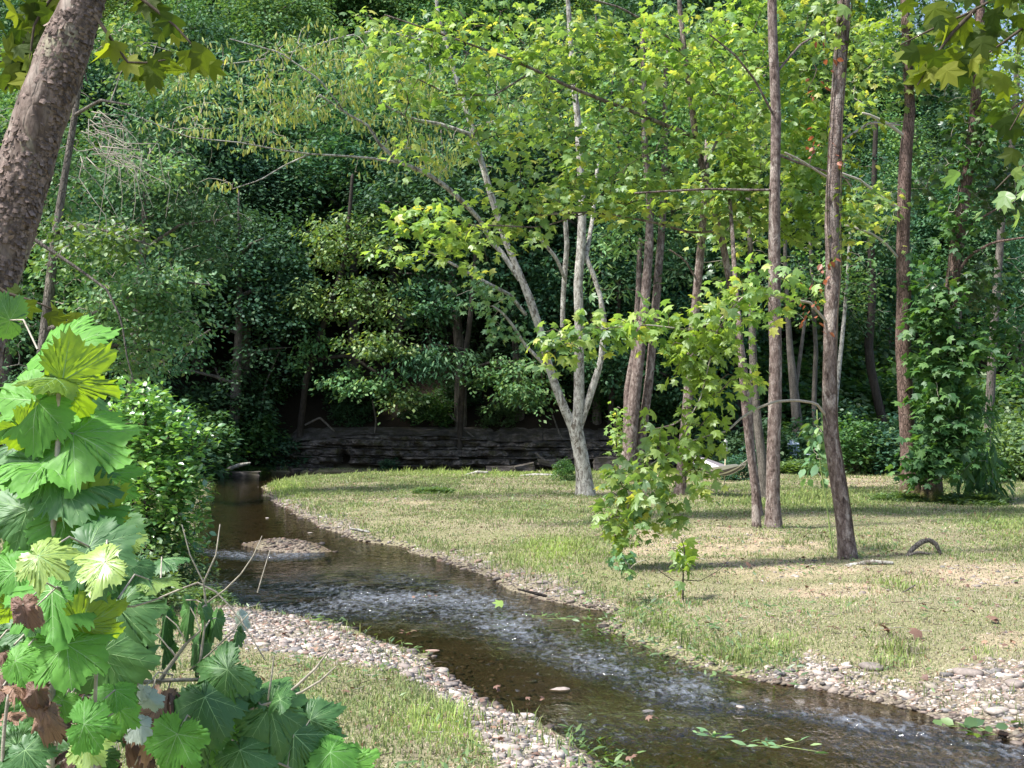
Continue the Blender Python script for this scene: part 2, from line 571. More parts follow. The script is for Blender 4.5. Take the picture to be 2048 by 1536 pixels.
def foot(x):
    f = np.where(x < -10, 50.8 - 0.55 * (-10 - x), 50.9)
    return np.where(x > 7, 50.9 + 1.25 * (x - 7), f)

def H(x, y, fine=True):
    x = np.asarray(x, float)
    y = np.asarray(y, float)
    s = s_creek(x, y)
    nb = fbm2(x, y, .35, 3, 3)
    land = WZ + .21 * (1 - np.exp(-np.maximum(s, 0) / .75)) + .05 * nb * sstep(0, 1.5, s)
    if fine:
        land = land + (.016 * fbm2(x, y, 3.0, 3, 5) + .035 * fbm2(x, y, .9, 2, 6)) * sstep(0, .4, s)
    water = WZ - .01 - .22 * (1 - np.exp(np.minimum(s, 0) / .9)) + .02 * nb
    z = np.where(s > 0, land, water)
    di = segdist(x, y, ISLE)
    si = np.where(inpoly(x, y, ISLE), di, -di)
    z = np.maximum(z, np.where(si > -.6, WZ + .13 * sstep(-.5, .4, si) - .05, -9))
    t = y - foot(x)
    hill = 1.05 * sstep(0, .7, t) + .62 * np.maximum(t - .4, 0) + .35 * nb * sstep(1, 4, t)
    hill = np.minimum(hill, 48 + .1 * t)
    # steep bank rising on the far left
    z = z + np.where(t > 0, hill, 0)
    tl = np.maximum(-x - (8.6 + .35 * np.abs(y - 20)), 0)
    z = z + np.where((y < 60), .22 * tl, .22 * tl)
    return z

GRAV = {k: v for k, v in dict(
    bar=[(430, 1236), (470, 1205), (560, 1215), (680, 1244), (860, 1308), (960, 1358), (1020, 1402), (1095, 1448), (1170, 1496), (1230, 1560), (1010, 1560), (985, 1500),
         (930, 1440), (870, 1375), (800, 1345), (700, 1335), (560, 1312), (450, 1300)],
    right=[(1470, 1350), (1560, 1325), (1640, 1322), (1720, 1345), (1830, 1372), (1900, 1365), (1960, 1350), (2100, 1345), (2400, 1400), (2400, 1640), (2048, 1500), (1900, 1452), (1700, 1402), (1540, 1368)],
    mid=[(522, 985), (575, 990), (630, 1022), (710, 1050), (740, 1068), (850, 1094), (930, 1106), (1000, 1130), (1110, 1160), (1190, 1188), (1230, 1200), (1220, 1228), (1080, 1208), (960, 1162), (860, 1122), (780, 1098), (690, 1082), (610, 1050), (560, 1020)],
    isle=[(490, 1092), (520, 1080), (570, 1078), (612, 1082), (636, 1092), (658, 1106), (600, 1107), (530, 1103)]).items()}
BARE = [(1420, 1098, 190, 26), (1300, 1085, 70, 18), (1940, 1160, 170, 26), (1560, 1150, 150, 20), (1720, 970, 90, 14), (1650, 1195, 110, 14), (1330, 970, 120, 12), (2010, 1300, 60, 18), (800, 1010, 60, 8)]

def zones(x, y):
    """gravel and bare-soil cover (0..1) of a ground point"""
    Y = np.maximum(y, 1)
    px = 1024 + x / Y * F
    py = HZ + (EYE + .08) / Y * F
    wob = 26 * fbm2(x, y, 1.1, 5, 9)
    g = np.zeros(np.shape(x))
    for p in GRAV.values():
        d = segdist(px + wob, py + wob * .5, p)
        ins = inpoly(px + wob, py + wob * .5, p)
        g = np.maximum(g, (.8 if len(p) == 19 else 1) * sstep(-16, 9, np.where(ins, d, -d)))
    b = np.zeros(np.shape(x))
    for cx, cy, rx, ry in BARE:
        q = ((px - cx) / rx) ** 2 + ((py - cy) / ry) ** 2
        b = np.maximum(b, sstep(1.7, .2, q + 1.6 * fbm2(x, y, 1.1, 5, 21)))
    b = b * (.40 + .45 * sstep(-.2, .3, fbm2(x, y, 3.5, 3, 23)))
    g = g * (.80 + .20 * sstep(-.3, .1, fbm2(x, y, 2.5, 3, 27)))
    return g, b

def build_terrain():
    ys = np.concatenate([np.linspace(-12, 2, 15)[:-1], 2 * (46 / 2) ** np.linspace(0, 1, 430)[:-1], np.linspace(46, 75, 150)[:-1], np.linspace(75, 190, 60)])
    us = np.sign(np.linspace(-1, 1, 520)) * np.abs(np.linspace(-1, 1, 520)) ** 1.25
    X = us[None] * (9 + .85 * np.abs(ys[:, None]))
    Yg = np.repeat(ys[:, None], 520, 1)
    Z = H(X, Yg)
    g, b = zones(X, Yg)
    s = s_creek(X, Yg)
    t = Yg - foot(X)
    soil = np.array([.29, .25, .18])
    green = np.array([.17, .19, .08])
    f = (fbm2(X, Yg, .5, 4, 31) * .5 + .5)[..., None]
    c = soil * f + green * (1 - f)
    grav = np.array([.20, .168, .14])
    c = c * (1 - g[..., None]) + grav * g[..., None]
    c = c * (1 - b[..., None]) + np.array([.42, .33, .24]) * b[..., None]
    bed = np.array([.125, .10, .07]) * (1 + .35 * fbm2(X, Yg, 2.0, 4, 41))[..., None]
    c = np.where((s < 0)[..., None] & (g < .5)[..., None], bed, c)
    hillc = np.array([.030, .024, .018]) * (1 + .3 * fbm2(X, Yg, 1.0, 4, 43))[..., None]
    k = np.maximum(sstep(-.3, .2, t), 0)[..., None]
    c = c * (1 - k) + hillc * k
    V = np.stack([X, Yg, Z], -1).reshape(-1, 3)
    nr, nc = X.shape
    i = np.arange(nr - 1)[:, None] * nc + np.arange(nc - 1)[None]
    Fq = np.stack([i, i + 1, i + nc + 1, i + nc], -1).reshape(-1, 4)
    m = plain('ground_soil', (1, 1, 1), .95, 42, .6, .8, attr=True, spec=.1)
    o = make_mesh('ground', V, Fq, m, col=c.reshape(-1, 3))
    tag(o, 'grassy creek bank with gravel bars and a steep wooded hillside behind', kind='structure')

build_terrain()

def build_water():
    m, nt, N, L = new_mat('creek_water')
    g = N.new('ShaderNodeNewGeometry')
    pos = g.outputs['Position']
    a = N.new('ShaderNodeAttribute')
    a.attribute_name = 'Col'
    mp = N.new('ShaderNodeMapping')
    mp.inputs['Scale'].default_value = (1.0, .42, 1)
    L.new(pos, mp.inputs[0])
    n1 = noise(nt, 8, 4, .6, mp.outputs[0], .8)
    n2 = noise(nt, 24, 3, .6, mp.outputs[0], .3)
    h = N.new('ShaderNodeMath'); h.operation = 'MULTIPLY_ADD'
    L.new(n2, h.inputs[0]); h.inputs[1].default_value = .45
    L.new(n1, h.inputs[2])
    hh = N.new('ShaderNodeMath'); hh.operation = 'MULTIPLY'
    L.new(h.outputs[0], hh.inputs[0]); L.new(a.outputs[0], hh.inputs[1])
    b = N.new('ShaderNodeBump')
    b.inputs['Strength'].default_value = 1
    b.inputs['Distance'].default_value = .16
    L.new(hh.outputs[0], b.inputs['Height'])
    tr = N.new('ShaderNodeBsdfTransparent')
    tr.inputs[0].default_value = (.47, .43, .34, 1)
    gl = N.new('ShaderNodeBsdfGlossy')
    gl.inputs['Roughness'].default_value = .03
    L.new(b.outputs[0], gl.inputs['Normal'])
    fr = N.new('ShaderNodeFresnel')
    fr.inputs[0].default_value = 1.33
    L.new(b.outputs[0], fr.inputs['Normal'])
    fr2 = N.new('ShaderNodeFresnel')
    fr2.inputs[0].default_value = 1.33
    hf = N.new('ShaderNodeMath'); hf.operation = 'MULTIPLY'; hf.inputs[1].default_value = .75
    L.new(fr2.outputs[0], hf.inputs[0])
    mxf = N.new('ShaderNodeMath'); mxf.operation = 'MAXIMUM'
    L.new(fr.outputs[0], mxf.inputs[0]); L.new(hf.outputs[0], mxf.inputs[1])
    mx = N.new('ShaderNodeMixShader')
    L.new(mxf.outputs[0], mx.inputs[0]); L.new(tr.outputs[0], mx.inputs[1]); L.new(gl.outputs[0], mx.inputs[2])
    # foam flecks on the riffle crests, sky sparkle painted into their colour
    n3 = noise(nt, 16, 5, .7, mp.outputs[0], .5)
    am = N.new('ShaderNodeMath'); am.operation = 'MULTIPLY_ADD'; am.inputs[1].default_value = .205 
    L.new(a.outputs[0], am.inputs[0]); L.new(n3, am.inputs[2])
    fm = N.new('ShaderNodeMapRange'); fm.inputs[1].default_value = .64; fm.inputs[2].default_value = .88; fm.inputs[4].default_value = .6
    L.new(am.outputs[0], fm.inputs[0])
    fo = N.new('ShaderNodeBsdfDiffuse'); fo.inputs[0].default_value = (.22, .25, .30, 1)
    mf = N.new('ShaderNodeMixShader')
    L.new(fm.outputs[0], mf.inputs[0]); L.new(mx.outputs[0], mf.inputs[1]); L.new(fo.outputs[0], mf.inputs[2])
    o = N.new('ShaderNodeOutputMaterial'); L.new(mf.outputs[0], o.inputs[0])
    # strength of the ripples: strong in the riffle, nearly calm in the pools
    ys = np.concatenate([3.5 * (55 / 3.5) ** np.linspace(0, 1, 700), [62, 74]])
    us = np.linspace(-1, 1, 420)
    X = us[None] * (4 + .62 * ys[:, None])
    Yg = np.repeat(ys[:, None], 420, 1)
    px = 1024 + X / Yg * F
    py = HZ + (EYE - WZ) / Yg * F
    def band(pts, wd):
        return np.exp(-(segdist(px, py * 1.0, pts, False) / wd) ** 2)
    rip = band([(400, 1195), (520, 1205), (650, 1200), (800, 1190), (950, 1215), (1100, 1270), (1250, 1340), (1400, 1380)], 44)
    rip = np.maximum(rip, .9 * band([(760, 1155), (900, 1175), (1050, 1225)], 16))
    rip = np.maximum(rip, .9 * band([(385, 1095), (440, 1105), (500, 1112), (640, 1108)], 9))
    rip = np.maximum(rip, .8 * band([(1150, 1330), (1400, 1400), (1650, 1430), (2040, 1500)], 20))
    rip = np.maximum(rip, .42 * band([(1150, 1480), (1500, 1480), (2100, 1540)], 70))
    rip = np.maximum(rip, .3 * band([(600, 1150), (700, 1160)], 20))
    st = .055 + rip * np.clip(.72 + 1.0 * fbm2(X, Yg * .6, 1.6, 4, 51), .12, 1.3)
    Z = WZ + .012 * rip * fbm2(X, Yg, 5, 3, 55)
    V = np.stack([X, Yg, Z], -1).reshape(-1, 3)
    nr, nc = X.shape
    i = np.arange(nr - 1)[:, None] * nc + np.arange(nc - 1)[None]
    Fq = np.stack([i, i + 1, i + nc + 1, i + nc], -1).reshape(-1, 4)
    # keep only faces near the creek
    cx, cy = V[Fq].mean(1)[:, 0], V[Fq].mean(1)[:, 1]
    Fq = Fq[s_creek(cx, cy) < .35]
    used, inv = np.unique(Fq, return_inverse=True)
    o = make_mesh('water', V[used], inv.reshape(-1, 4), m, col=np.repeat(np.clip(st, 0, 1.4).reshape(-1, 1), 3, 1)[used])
    tag(o, 'shallow clear brown creek with broken ripples over a stony riffle', kind='structure')

build_water()

# ------------------------------------------------------------------ sampling the ground
def sample(n, y0, y1, xr=.48, xadd=1.0, power=1.0, seed=0):
    r = np.random.default_rng(seed)
    u = r.random(n)
    if power == 0:       # density per square metre constant
        y = np.sqrt(y0 ** 2 + u * (y1 ** 2 - y0 ** 2))
    else:                # density ~ Y^-p
        e = 2 - power
        y = (y0 ** e + u * (y1 ** e - y0 ** e)) ** (1 / e)
    x = (r.random(n) * 2 - 1) * (xr * y + xadd)
    return x, y, r

# ------------------------------------------------------------------ stones
def stone_templates():
    out = []
    for k in range(7):
        bm = bmesh.new()
        bmesh.ops.create_icosphere(bm, subdivisions=2 if k > 4 else 1, radius=1)
        v = np.array([p.co[:] for p in bm.verts])
        t = np.array([[q.index for q in f.verts] for f in bm.faces])
        bm.free()
        v = v * (1 + .28 * fbm(v * 1.1 + k * 7, 2, k)[:, None])
        v[:, 2] = np.clip(v[:, 2], -.55, .62 + .1 * k / 7)
        v *= np.array([1, .78 - .04 * (k % 3), .42])
        out.append((v, t))
    return out
STONES = stone_templates()
SCOL = np.array([(.52, .44, .40), (.42, .36, .33), (.60, .53, .48), (.33, .29, .27), (.50, .36, .30), (.24, .23, .23), (.66, .60, .55), (.46, .41, .34)])

def gravel():
    x, y, r = sample(330000, 7.2, 42, .43, .3, 1.3, 3)
    g, b = zones(x, y)
    s = s_creek(x, y)
    z0 = H(x, y, False)
    keep = (r.random(len(x)) < g * np.where((s > -.12) | (z0 > WZ - .02), 1, .25)) | ((np.abs(s) < .25) & (r.random(len(x)) < .28) & (y < 45)) | ((s < -.1) & (r.random(len(x)) < .09)) | \
           ((g < .1) & (b > .3) & (r.random(len(x)) < .10 * b) & (s > 0))
    x, y, s, g = x[keep], y[keep], s[keep], g[keep]
    n = len(x)
    sz = np.clip(np.exp(r.normal(-4.1, .55, n)), .008, .08) * (1 + .25 * sstep(10, 30, y))
    z = H(x, y) + sz * .04
    mb = MB()
    yaw = r.random(n) * 6.28
    c = SCOL[r.integers(0, len(SCOL), n)] * np.where(y > 12.5, .78, 1.0)[:, None] * (.42 + .62 * r.random((n, 1)) ** 1.2)
    wet = (s < .04 + .12 * r.random(n))[:, None]
    c = np.where(wet, c * np.array([.45, .42, .40]), c)
    D = np.stack([np.cos(yaw), np.sin(yaw), r.normal(0, .18, n)], -1)
    Nn = np.stack([r.normal(0, .22, n), r.normal(0, .22, n), np.ones(n)], -1)
    k = r.integers(0, 5, n)
    for i in range(5):
        q = k == i
        place(mb, STONES[i], np.stack([x, y, z], -1)[q], D[q], Nn[q], sz[q], 0, c[q])
    o = mb.build('gravel', M['stone'], smooth=True, col=True)
    tag(o, 'pale pinkish river gravel lining both edges of the creek', kind='stuff')

gravel()

BIG = [  # px, py, radius(m), colour index, label
    (820, 1292, .10, 3, 'flat grey stone at the water edge of the near gravel bar, beside brown leaves'),
    (865, 1290, .10, 4, 'smooth tan stone on the near gravel bar, right of the flat grey stone'),
    (1160, 1192, .17, 0, 'large rounded boulder over a dark hollow on the far bank'),
    (1085, 1172, .12, 1, 'brown angular stone on the far bank left of the rounded boulder'),
    (1055, 1420, .09, 6, 'pale stone standing in the shallows off the near gravel bar'),
    (1005, 1452, .08, 4, 'reddish stone in the shallows below the pale stone'),
    (900, 1365, .10, 3, 'dark wet stone on the lower edge of the near gravel bar'),
    (1295, 1408, .08, 5, 'small dark stone alone in mid stream with pale cap'),
    (1560, 1345, .10, 5, 'dark stone at the upstream end of the right gravel beach'),
    (1745, 1352, .16, 3, 'broad mossy grey stone at the top of the right gravel beach'),
    (1935, 1372, .17, 1, 'largest lichen grey stone on the right gravel beach'),
    (1998, 1430, .13, 2, 'pale rounded stone at the water edge of the right gravel beach'),
    (2032, 1395, .15, 1, 'flat brown stone at the right edge of the gravel beach'),
    (1600, 1362, .08, 6, 'white pebble at the water edge left on the right gravel beach'),
    (534, 1031, .09, 6, 'small white stone alone in the upstream pool'),
    (620, 1060, .08, 6, 'small white stone off the far bank in the upstream pool'),
    (1120, 1365, .12, 0, 'pinkish flat stone in the riffle foam'),
    (1480, 1400, .07, 2, 'low grey stone in the dark water above floating leaves'),
    (965, 1498, .11, 1, 'flat slab stone where grass meets the near gravel bar'),
    (1015, 1520, .13, 2, 'pale slab stone at the bottom edge of the near gravel bar'),
    (1115, 1520, .11, 6, 'white stone at the bottom tip of the near gravel bar'),
    (880, 1332, .13, 2, 'pale humped stone in the middle of the near gravel bar'),
]
for i, (px, py, r_, ci, lab) in enumerate(BIG):
    x, y = wp(px, py, -.15)
    z = float(H(x, y))
    tv, tt = STONES[5 + i % 2]
    rr = np.random.default_rng(i)
    v = tv * (1 + .30 * fbm(tv * 1.6 + i * 3, 4, i)[:, None]) * r_ * .72 * np.array([1, 1, .8])
    a = rr.random() * 6
    v = np.stack([v[:, 0] * math.cos(a) - v[:, 1] * math.sin(a), v[:, 0] * math.sin(a) + v[:, 1] * math.cos(a), v[:, 2]], -1)
    zz = max(z, WZ - r_ * .22) + r_ * .10
    o = make_mesh('stone', v + np.array([x, y, zz]), tt, M['stone'], col=np.tile(SCOL[ci] * .6, (len(v), 1)), loc=(x, y, zz))
    tag(o, lab, 'stone')

# ------------------------------------------------------------------ grass
def grass():
    x, y, r = sample(1000000, 6.2, 58, .45, .6, 1.28, 5)
    g, b = zones(x, y)
    s = s_creek(x, y)
    t = y - foot(x)
    p = (1 - .93 * g) * (1 - .72 * b) * sstep(.02, .3, s)
    patch = fbm2(x, y, .8, 4, 61)
    p = p * (.62 + .38 * sstep(-.5, .1, patch))
    keep = (r.random(len(x)) < p) & (t < -.2)
    x, y, s, b = x[keep], y[keep], s[keep], b[keep]
    n = len(x)
    z = H(x, y) - .004
    px = 1024 + x / y * F
    py = HZ + EYE / y * F
    # straw to green
    f = sstep(-.35, .45, fbm2(x, y, .45, 4, 63) + .30 * fbm2(x, y, 2.5, 3, 65) + .06)
    edge = np.exp(-(s / .6) ** 2)
    f = np.clip(f + .5 * edge - .6 * b, 0, 1)
    lush = np.zeros(n)
    for cx, cy, rx, ry in [(1110, 1100, 70, 26), (560, 975, 60, 16), (1290, 1260, 100, 34), (1420, 1300, 130, 26), (1800, 1170, 70, 16), (900, 1440, 110, 40), (700, 1180, 1, 1),
                           (740, 1300, 30, 8), (1790, 1300, 60, 20), (1960, 1310, 30, 14), (1600, 1000, 160, 20), (1000, 945, 300, 8), (2000, 1060, 60, 30), (1540, 1280, 90, 20)]:
        lush = np.maximum(lush, np.exp(-(((px - cx) / rx) ** 2 + ((py - cy) / ry) ** 2)))
    f = np.clip(f + .7 * lush, 0, 1)
    q = r.random(n)
    isg = q < (.24 + .60 * f)
    green = np.array([.20, .275, .13]) * (.6 + .7 * r.random((n, 1))) + np.array([.09, .07, .0]) * r.random((n, 1)) + np.array([.09, .14, .0]) * lush[:, None] * np.where(px < 1250, 1, .45)[:, None]
    straw = np.array([.53, .47, .36]) * (.5 + .65 * r.random((n, 1)))
    straw = np.where(r.random((n, 1)) < .12, np.array([.30, .17, .11]), straw)
    col = np.where(isg[:, None], green, straw) * (1 + .42 * fbm2(x, y, 1.7, 4, 67))[:, None]
    L = (.018 + .050 * r.random(n) ** 1.6) * (.75 + .6 * f + 1.3 * edge * r.random(n) + .8 * lush)
    L = L * (1 + .35 * sstep(20, 45, y)) * (.75 + 1.1 * sstep(.15, .5, fbm2(x, y, 3.2, 3, 69)))
    wd = (.0026 + .0034 * r.random(n)) * (1 + 1.6 * sstep(10, 40, y))
    lean = np.where(isg, .55, 1.5) * (.4 + r.random(n))
    yaw = r.random(n) * 6.283
    d = np.stack([np.cos(yaw), np.sin(yaw)], -1)
    base = np.stack([x, y, z], -1)
    side = np.stack([-np.sin(yaw), np.cos(yaw), np.zeros(n)], -1) * wd[:, None]
    h = L / np.sqrt(1 + lean ** 2)
    m1 = base + np.concatenate([d * (h * lean * .3)[:, None], (h * .62)[:, None]], 1)
    tip = base + np.concatenate([d * (h * lean)[:, None], (h * np.where(isg, 1.0, .75))[:, None]], 1)
    V = np.stack([base - side, base + side, m1 + side * .8, m1 - side * .8, tip], 1)
    T = np.array([[0, 1, 2], [0, 2, 3], [3, 2, 4]])
    TT = (T[None] + (np.arange(n) * 5)[:, None, None]).reshape(-1, 3)
    o = make_mesh('grass', V.reshape(-1, 3), TT, M['grass'], col=np.repeat(col, 5, 0), smooth=False)
    tag(o, 'short trampled grass, part green and part straw, on the creek bank', kind='stuff')
    print('grass', n)
grass()

def weeds():
    """broad leaved creeping weeds at the water edge and a dusting of fallen leaves"""
    mb = MB()
    x, y, r = sample(150000, 6.2, 48, .45, .5, 1.2, 8)
    s = s_creek(x, y)
    g, b = zones(x, y)
    px = 1024 + x / y * F
    py = HZ + EYE / y * F
    k = .35 * sstep(.2, .5, fbm2(x, y, .7, 4, 73)) * (1 - g) * (s > 0) + 1.6 * np.exp(-((s - .2) / .45) ** 2) * (1 - .8 * g) * ((px > 1130) & (px < 1600) | (px < 440)) + .5 * sstep(.1, .4, fbm2(x, y, 1.1, 3, 71)) * (1 - g) * (s > 0)
    keep = r.random(len(x)) < k * .9
    x, y = x[keep], y[keep]
    n = len(x)
    yaw = r.random(n) * 6.28
    el = r.random(n) * .9
    D = np.stack([np.cos(yaw), np.sin(yaw), el], -1)
    Nn = np.stack([r.normal(0, .4, n), r.normal(0, .4, n), np.ones(n)], -1)
    P = np.stack([x, y, H(x, y) + .01 + .05 * r.random(n)], -1)
    place(mb, LAN, P, D, Nn, .03 + .075 * r.random(n) ** 1.5, 0)
    o = mb.build('weeds', M['weed'])
    tag(o, 'low green creeping weeds along the water edge and through the grass', kind='stuff')
    mb = MB()
    x, y, r = sample(15000, 6.5, 50, .44, .5, 1.0, 9)
    s = s_creek(x, y)
    g, b = zones(x, y)
    keep = (s > .05) & (r.random(len(x)) < .25 + .75 * b + .3 * g) & (y - foot(x) < -.3)
    x, y = x[keep], y[keep]
    n = len(x)
    yaw = r.random(n) * 6.28
    D = np.stack([np.cos(yaw), np.sin(yaw), r.normal(0, .3, n)], -1)
    Nn = np.stack([r.normal(0, .5, n), r.normal(0, .5, n), np.ones(n)], -1)
    P = np.stack([x, y, H(x, y) + .02 + .015 * r.random(n)], -1)
    place(mb, SYC_B, P, D, Nn, .014 + .036 * r.random(n) ** 2, 0)
    o = mb.build('leaf_litter', M['dead'])
    tag(o, 'scattered dry brown leaves lying on the grass and gravel', kind='stuff')
weeds()

def twig_litter():
    mb = MB()
    x, y, r = sample(1500, 6.5, 40, .44, .5, 1.2, 19)
    s = s_creek(x, y)
    k = (s > .1) & (y - foot(x) < -.3)
    x, y = x[k], y[k]
    z = H(x, y)
    for i in range(len(x)):
        a, L = r.random() * 6.28, r.uniform(.04, .22)
        d = np.array([math.cos(a), math.sin(a), 0]) * L
        p = np.array([x[i], y[i], z[i] + .02])
        tube(mb, [p, p + d * .5 + r.normal(0, .012, 3), p + d + np.array([0, 0, r.random() * .02])], [.004, .0035, .002], 4, int(r.random() < .5), cap=False)
    tag(mb.build('twig_litter', [M['dark_twig'], M['twig']]), 'small dropped twigs scattered over the grass and gravel', kind='stuff')
twig_litter()

# ------------------------------------------------------------------ foliage helpers
def sprays(mb, C, r, nleaf, cr, flat, tpl, size, m=0, droop=.35, up=1.0, out=None, jit=.5, svar=.35):
    """a spray of leaves round every centre C"""
    C = np.asarray(C, float)
    k = len(C)
    n = k * nleaf
    c = np.repeat(C, nleaf, 0)
    th = r.random(n) * 2 * math.pi
    rr = cr * np.sqrt(r.random(n)) * np.repeat(.7 + .6 * r.random(k), nleaf)
    # every spray is tilted on its own
    tl = np.repeat(r.normal(0, .35, (k, 2)), nleaf, 0)
    ox, oy = rr * np.cos(th), rr * np.sin(th)
    oz = ox * tl[:, 0] + oy * tl[:, 1] + r.normal(0, 1, n) * flat * cr - .25 * rr ** 2 / cr
    P = c + np.stack([ox, oy, oz], -1)
    D = np.stack([np.cos(th) + r.normal(0, jit, n), np.sin(th) + r.normal(0, jit, n), r.normal(-droop, .35, n)], -1)
    Nn = np.stack([r.normal(0, .55, n), r.normal(0, .55, n), np.full(n, up)], -1)
    place(mb, tpl, P, D, Nn, size * (1 - svar + 2 * svar * r.random(n)), m)

def twigs(mb, skel, C, r, m=0, rmax=.02, rmin=.004, n=4, sag=.12):
    S = np.asarray(skel, float)
    arr = np.zeros((len(S) + len(C) * 4, 3))
    arr[:len(S)] = S
    k = len(S)
    d0 = np.array([np.min(np.sum((S - c) ** 2, 1)) for c in C])
    for i in np.argsort(d0):
        c = C[i]
        dd = np.sum((arr[:k] - c) ** 2, 1) + .35 * np.maximum(arr[:k, 2] - c[2] + .1, 0) ** 2
        p = arr[np.argmin(dd)]
        L = float(np.linalg.norm(c - p))
        if L < .03:
            continue
        t = np.array([0, .3, .6, .85, 1.0])[:, None]
        q = p + (c - p) * t + r.normal(0, .05, (5, 3)) * L * np.sin(t * 3.14)
        q[:, 2] += sag * L * np.sin(t[:, 0] * 3.14)
        rb = min(rmax, rmin + .009 * L)
        tube(mb, q, np.linspace(rb, rmin, 5), n, m, cap=False)
        arr[k:k + 4] = q[1:]
        k += 4

def ball(r, n, c, rad, shell=0.0):
    v = unit(r.normal(0, 1, (n, 3)))
    return np.asarray(c) + v * (shell + (1 - shell) * r.random((n, 1)) ** (1 / 2.4)) * np.asarray(rad)

def copy_tree(root, loc, rz, sc, label, group=None):
    e = root.copy()
    e.location = loc
    e.rotation_euler = (0, 0, rz)
    e.scale = (sc[0], sc[0], sc[1])
    e['label'] = label
    if group: e['group'] = group
    COL.objects.link(e)
    for ch in root.children:
        c = ch.copy()
        c.parent = e
        COL.objects.link(c)
    return e

# ------------------------------------------------------------------ woods on the hillside
def wood_tree(k, h, rad, base, ncl, nleaf, mat, tpl, size, flat=.3, cr=.8, bark='grey_bark', name='broadleaf_tree', droop=.35):
    r = np.random.default_rng(100 + k)
    e = empty(name, (0, 0, 0), 'x', 'tree')
    mb = MB()
    lean = r.normal(0, .05, 2)
    pts = [(0, 0, -.6), (.05, 0, h * .2), (lean[0] * h * .5 + .15, lean[1] * h * .5, h * .5), (lean[0] * h, lean[1] * h, h * .92)]
    P, _ = tube(mb, pts, [h * .022, h * .018, h * .012, .03], 8, 0, .15, k, resample=.5)
    sk = [P[len(P) // 3:]]
    for i in range(9):
        j = int(len(P) * (.3 + .62 * i / 9))
        a = i * 2.4 + r.random()
        L = rad * (.75 + .3 * r.random())
        q = P[j] + np.array([[0, 0, 0], [math.cos(a) * L * .4, math.sin(a) * L * .4, L * .16], [math.cos(a) * L * .85, math.sin(a) * L * .85, L * .2]])
        Q, _ = tube(mb, q, [h * .008, h * .005, .015], 5, 0, resample=.6)
        sk.append(Q)
    mb.build('trunk', M[bark], e)
    v = unit(r.normal(0, 1, (ncl, 3)))
    v[:, 2] = np.where(r.random(ncl) < .25, v[:, 2], np.abs(v[:, 2]) * 1.0 - .25)
    rr = (.45 + .55 * r.random(ncl) ** .5) * (1 + .28 * fbm(v * 1.6 + k * 5, 3, k))
    hc = (h - base) / 2
    # a crown widest in its lower half
    C = np.stack([v[:, 0] * rr * rad, v[:, 1] * rr * rad, base + hc * .85 + v[:, 2] * rr * hc * 1.15], -1)
    mb = MB()
    sprays(mb, C, r, nleaf, cr, flat, tpl, size, 0, droop)
    mb.build('crown', M[mat], e, smooth=False)
    return e

WOODS = [
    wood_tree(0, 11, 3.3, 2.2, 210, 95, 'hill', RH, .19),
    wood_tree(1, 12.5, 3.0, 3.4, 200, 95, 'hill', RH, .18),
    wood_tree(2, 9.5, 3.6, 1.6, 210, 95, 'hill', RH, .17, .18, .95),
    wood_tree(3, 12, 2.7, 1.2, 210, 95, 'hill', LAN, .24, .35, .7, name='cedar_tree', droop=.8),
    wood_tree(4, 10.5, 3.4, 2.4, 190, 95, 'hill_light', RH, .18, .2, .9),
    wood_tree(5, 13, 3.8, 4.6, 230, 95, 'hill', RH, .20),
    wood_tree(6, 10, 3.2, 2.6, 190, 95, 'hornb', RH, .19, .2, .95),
]
WDESC = ['dark green broadleaf tree', 'slender dark green tree', 'spreading low green tree', 'feathery cedar', 'lighter green broadleaf tree', 'tall dark green tree', 'yellowing green tree']
LANDM = ['beyond the view\'s left edge', 'behind the leaning flaky trunk', 'right of the leaning flaky trunk', 'above the glossy creekside bush', 'above the upstream pool', 'above the rock ledge\'s left end',
         'above the rock ledge\'s middle', 'left of the forked pale tree', 'behind the forked pale tree', 'right of the forked pale tree', 'behind the reddish twin trunks',
         'behind the striped hammock', 'behind the slim paired trunks', 'behind the leaning reddish trunk', 'behind the arched bare limb', 'behind the ivy covered trunk', 'beyond the right edge of the view']
ROWS = ['at the hill foot', 'low on the hill', 'partway up the hill', 'halfway up the hill', 'on the upper hillside', 'high on the hillside', 'near the hilltop', 'on the hilltop']
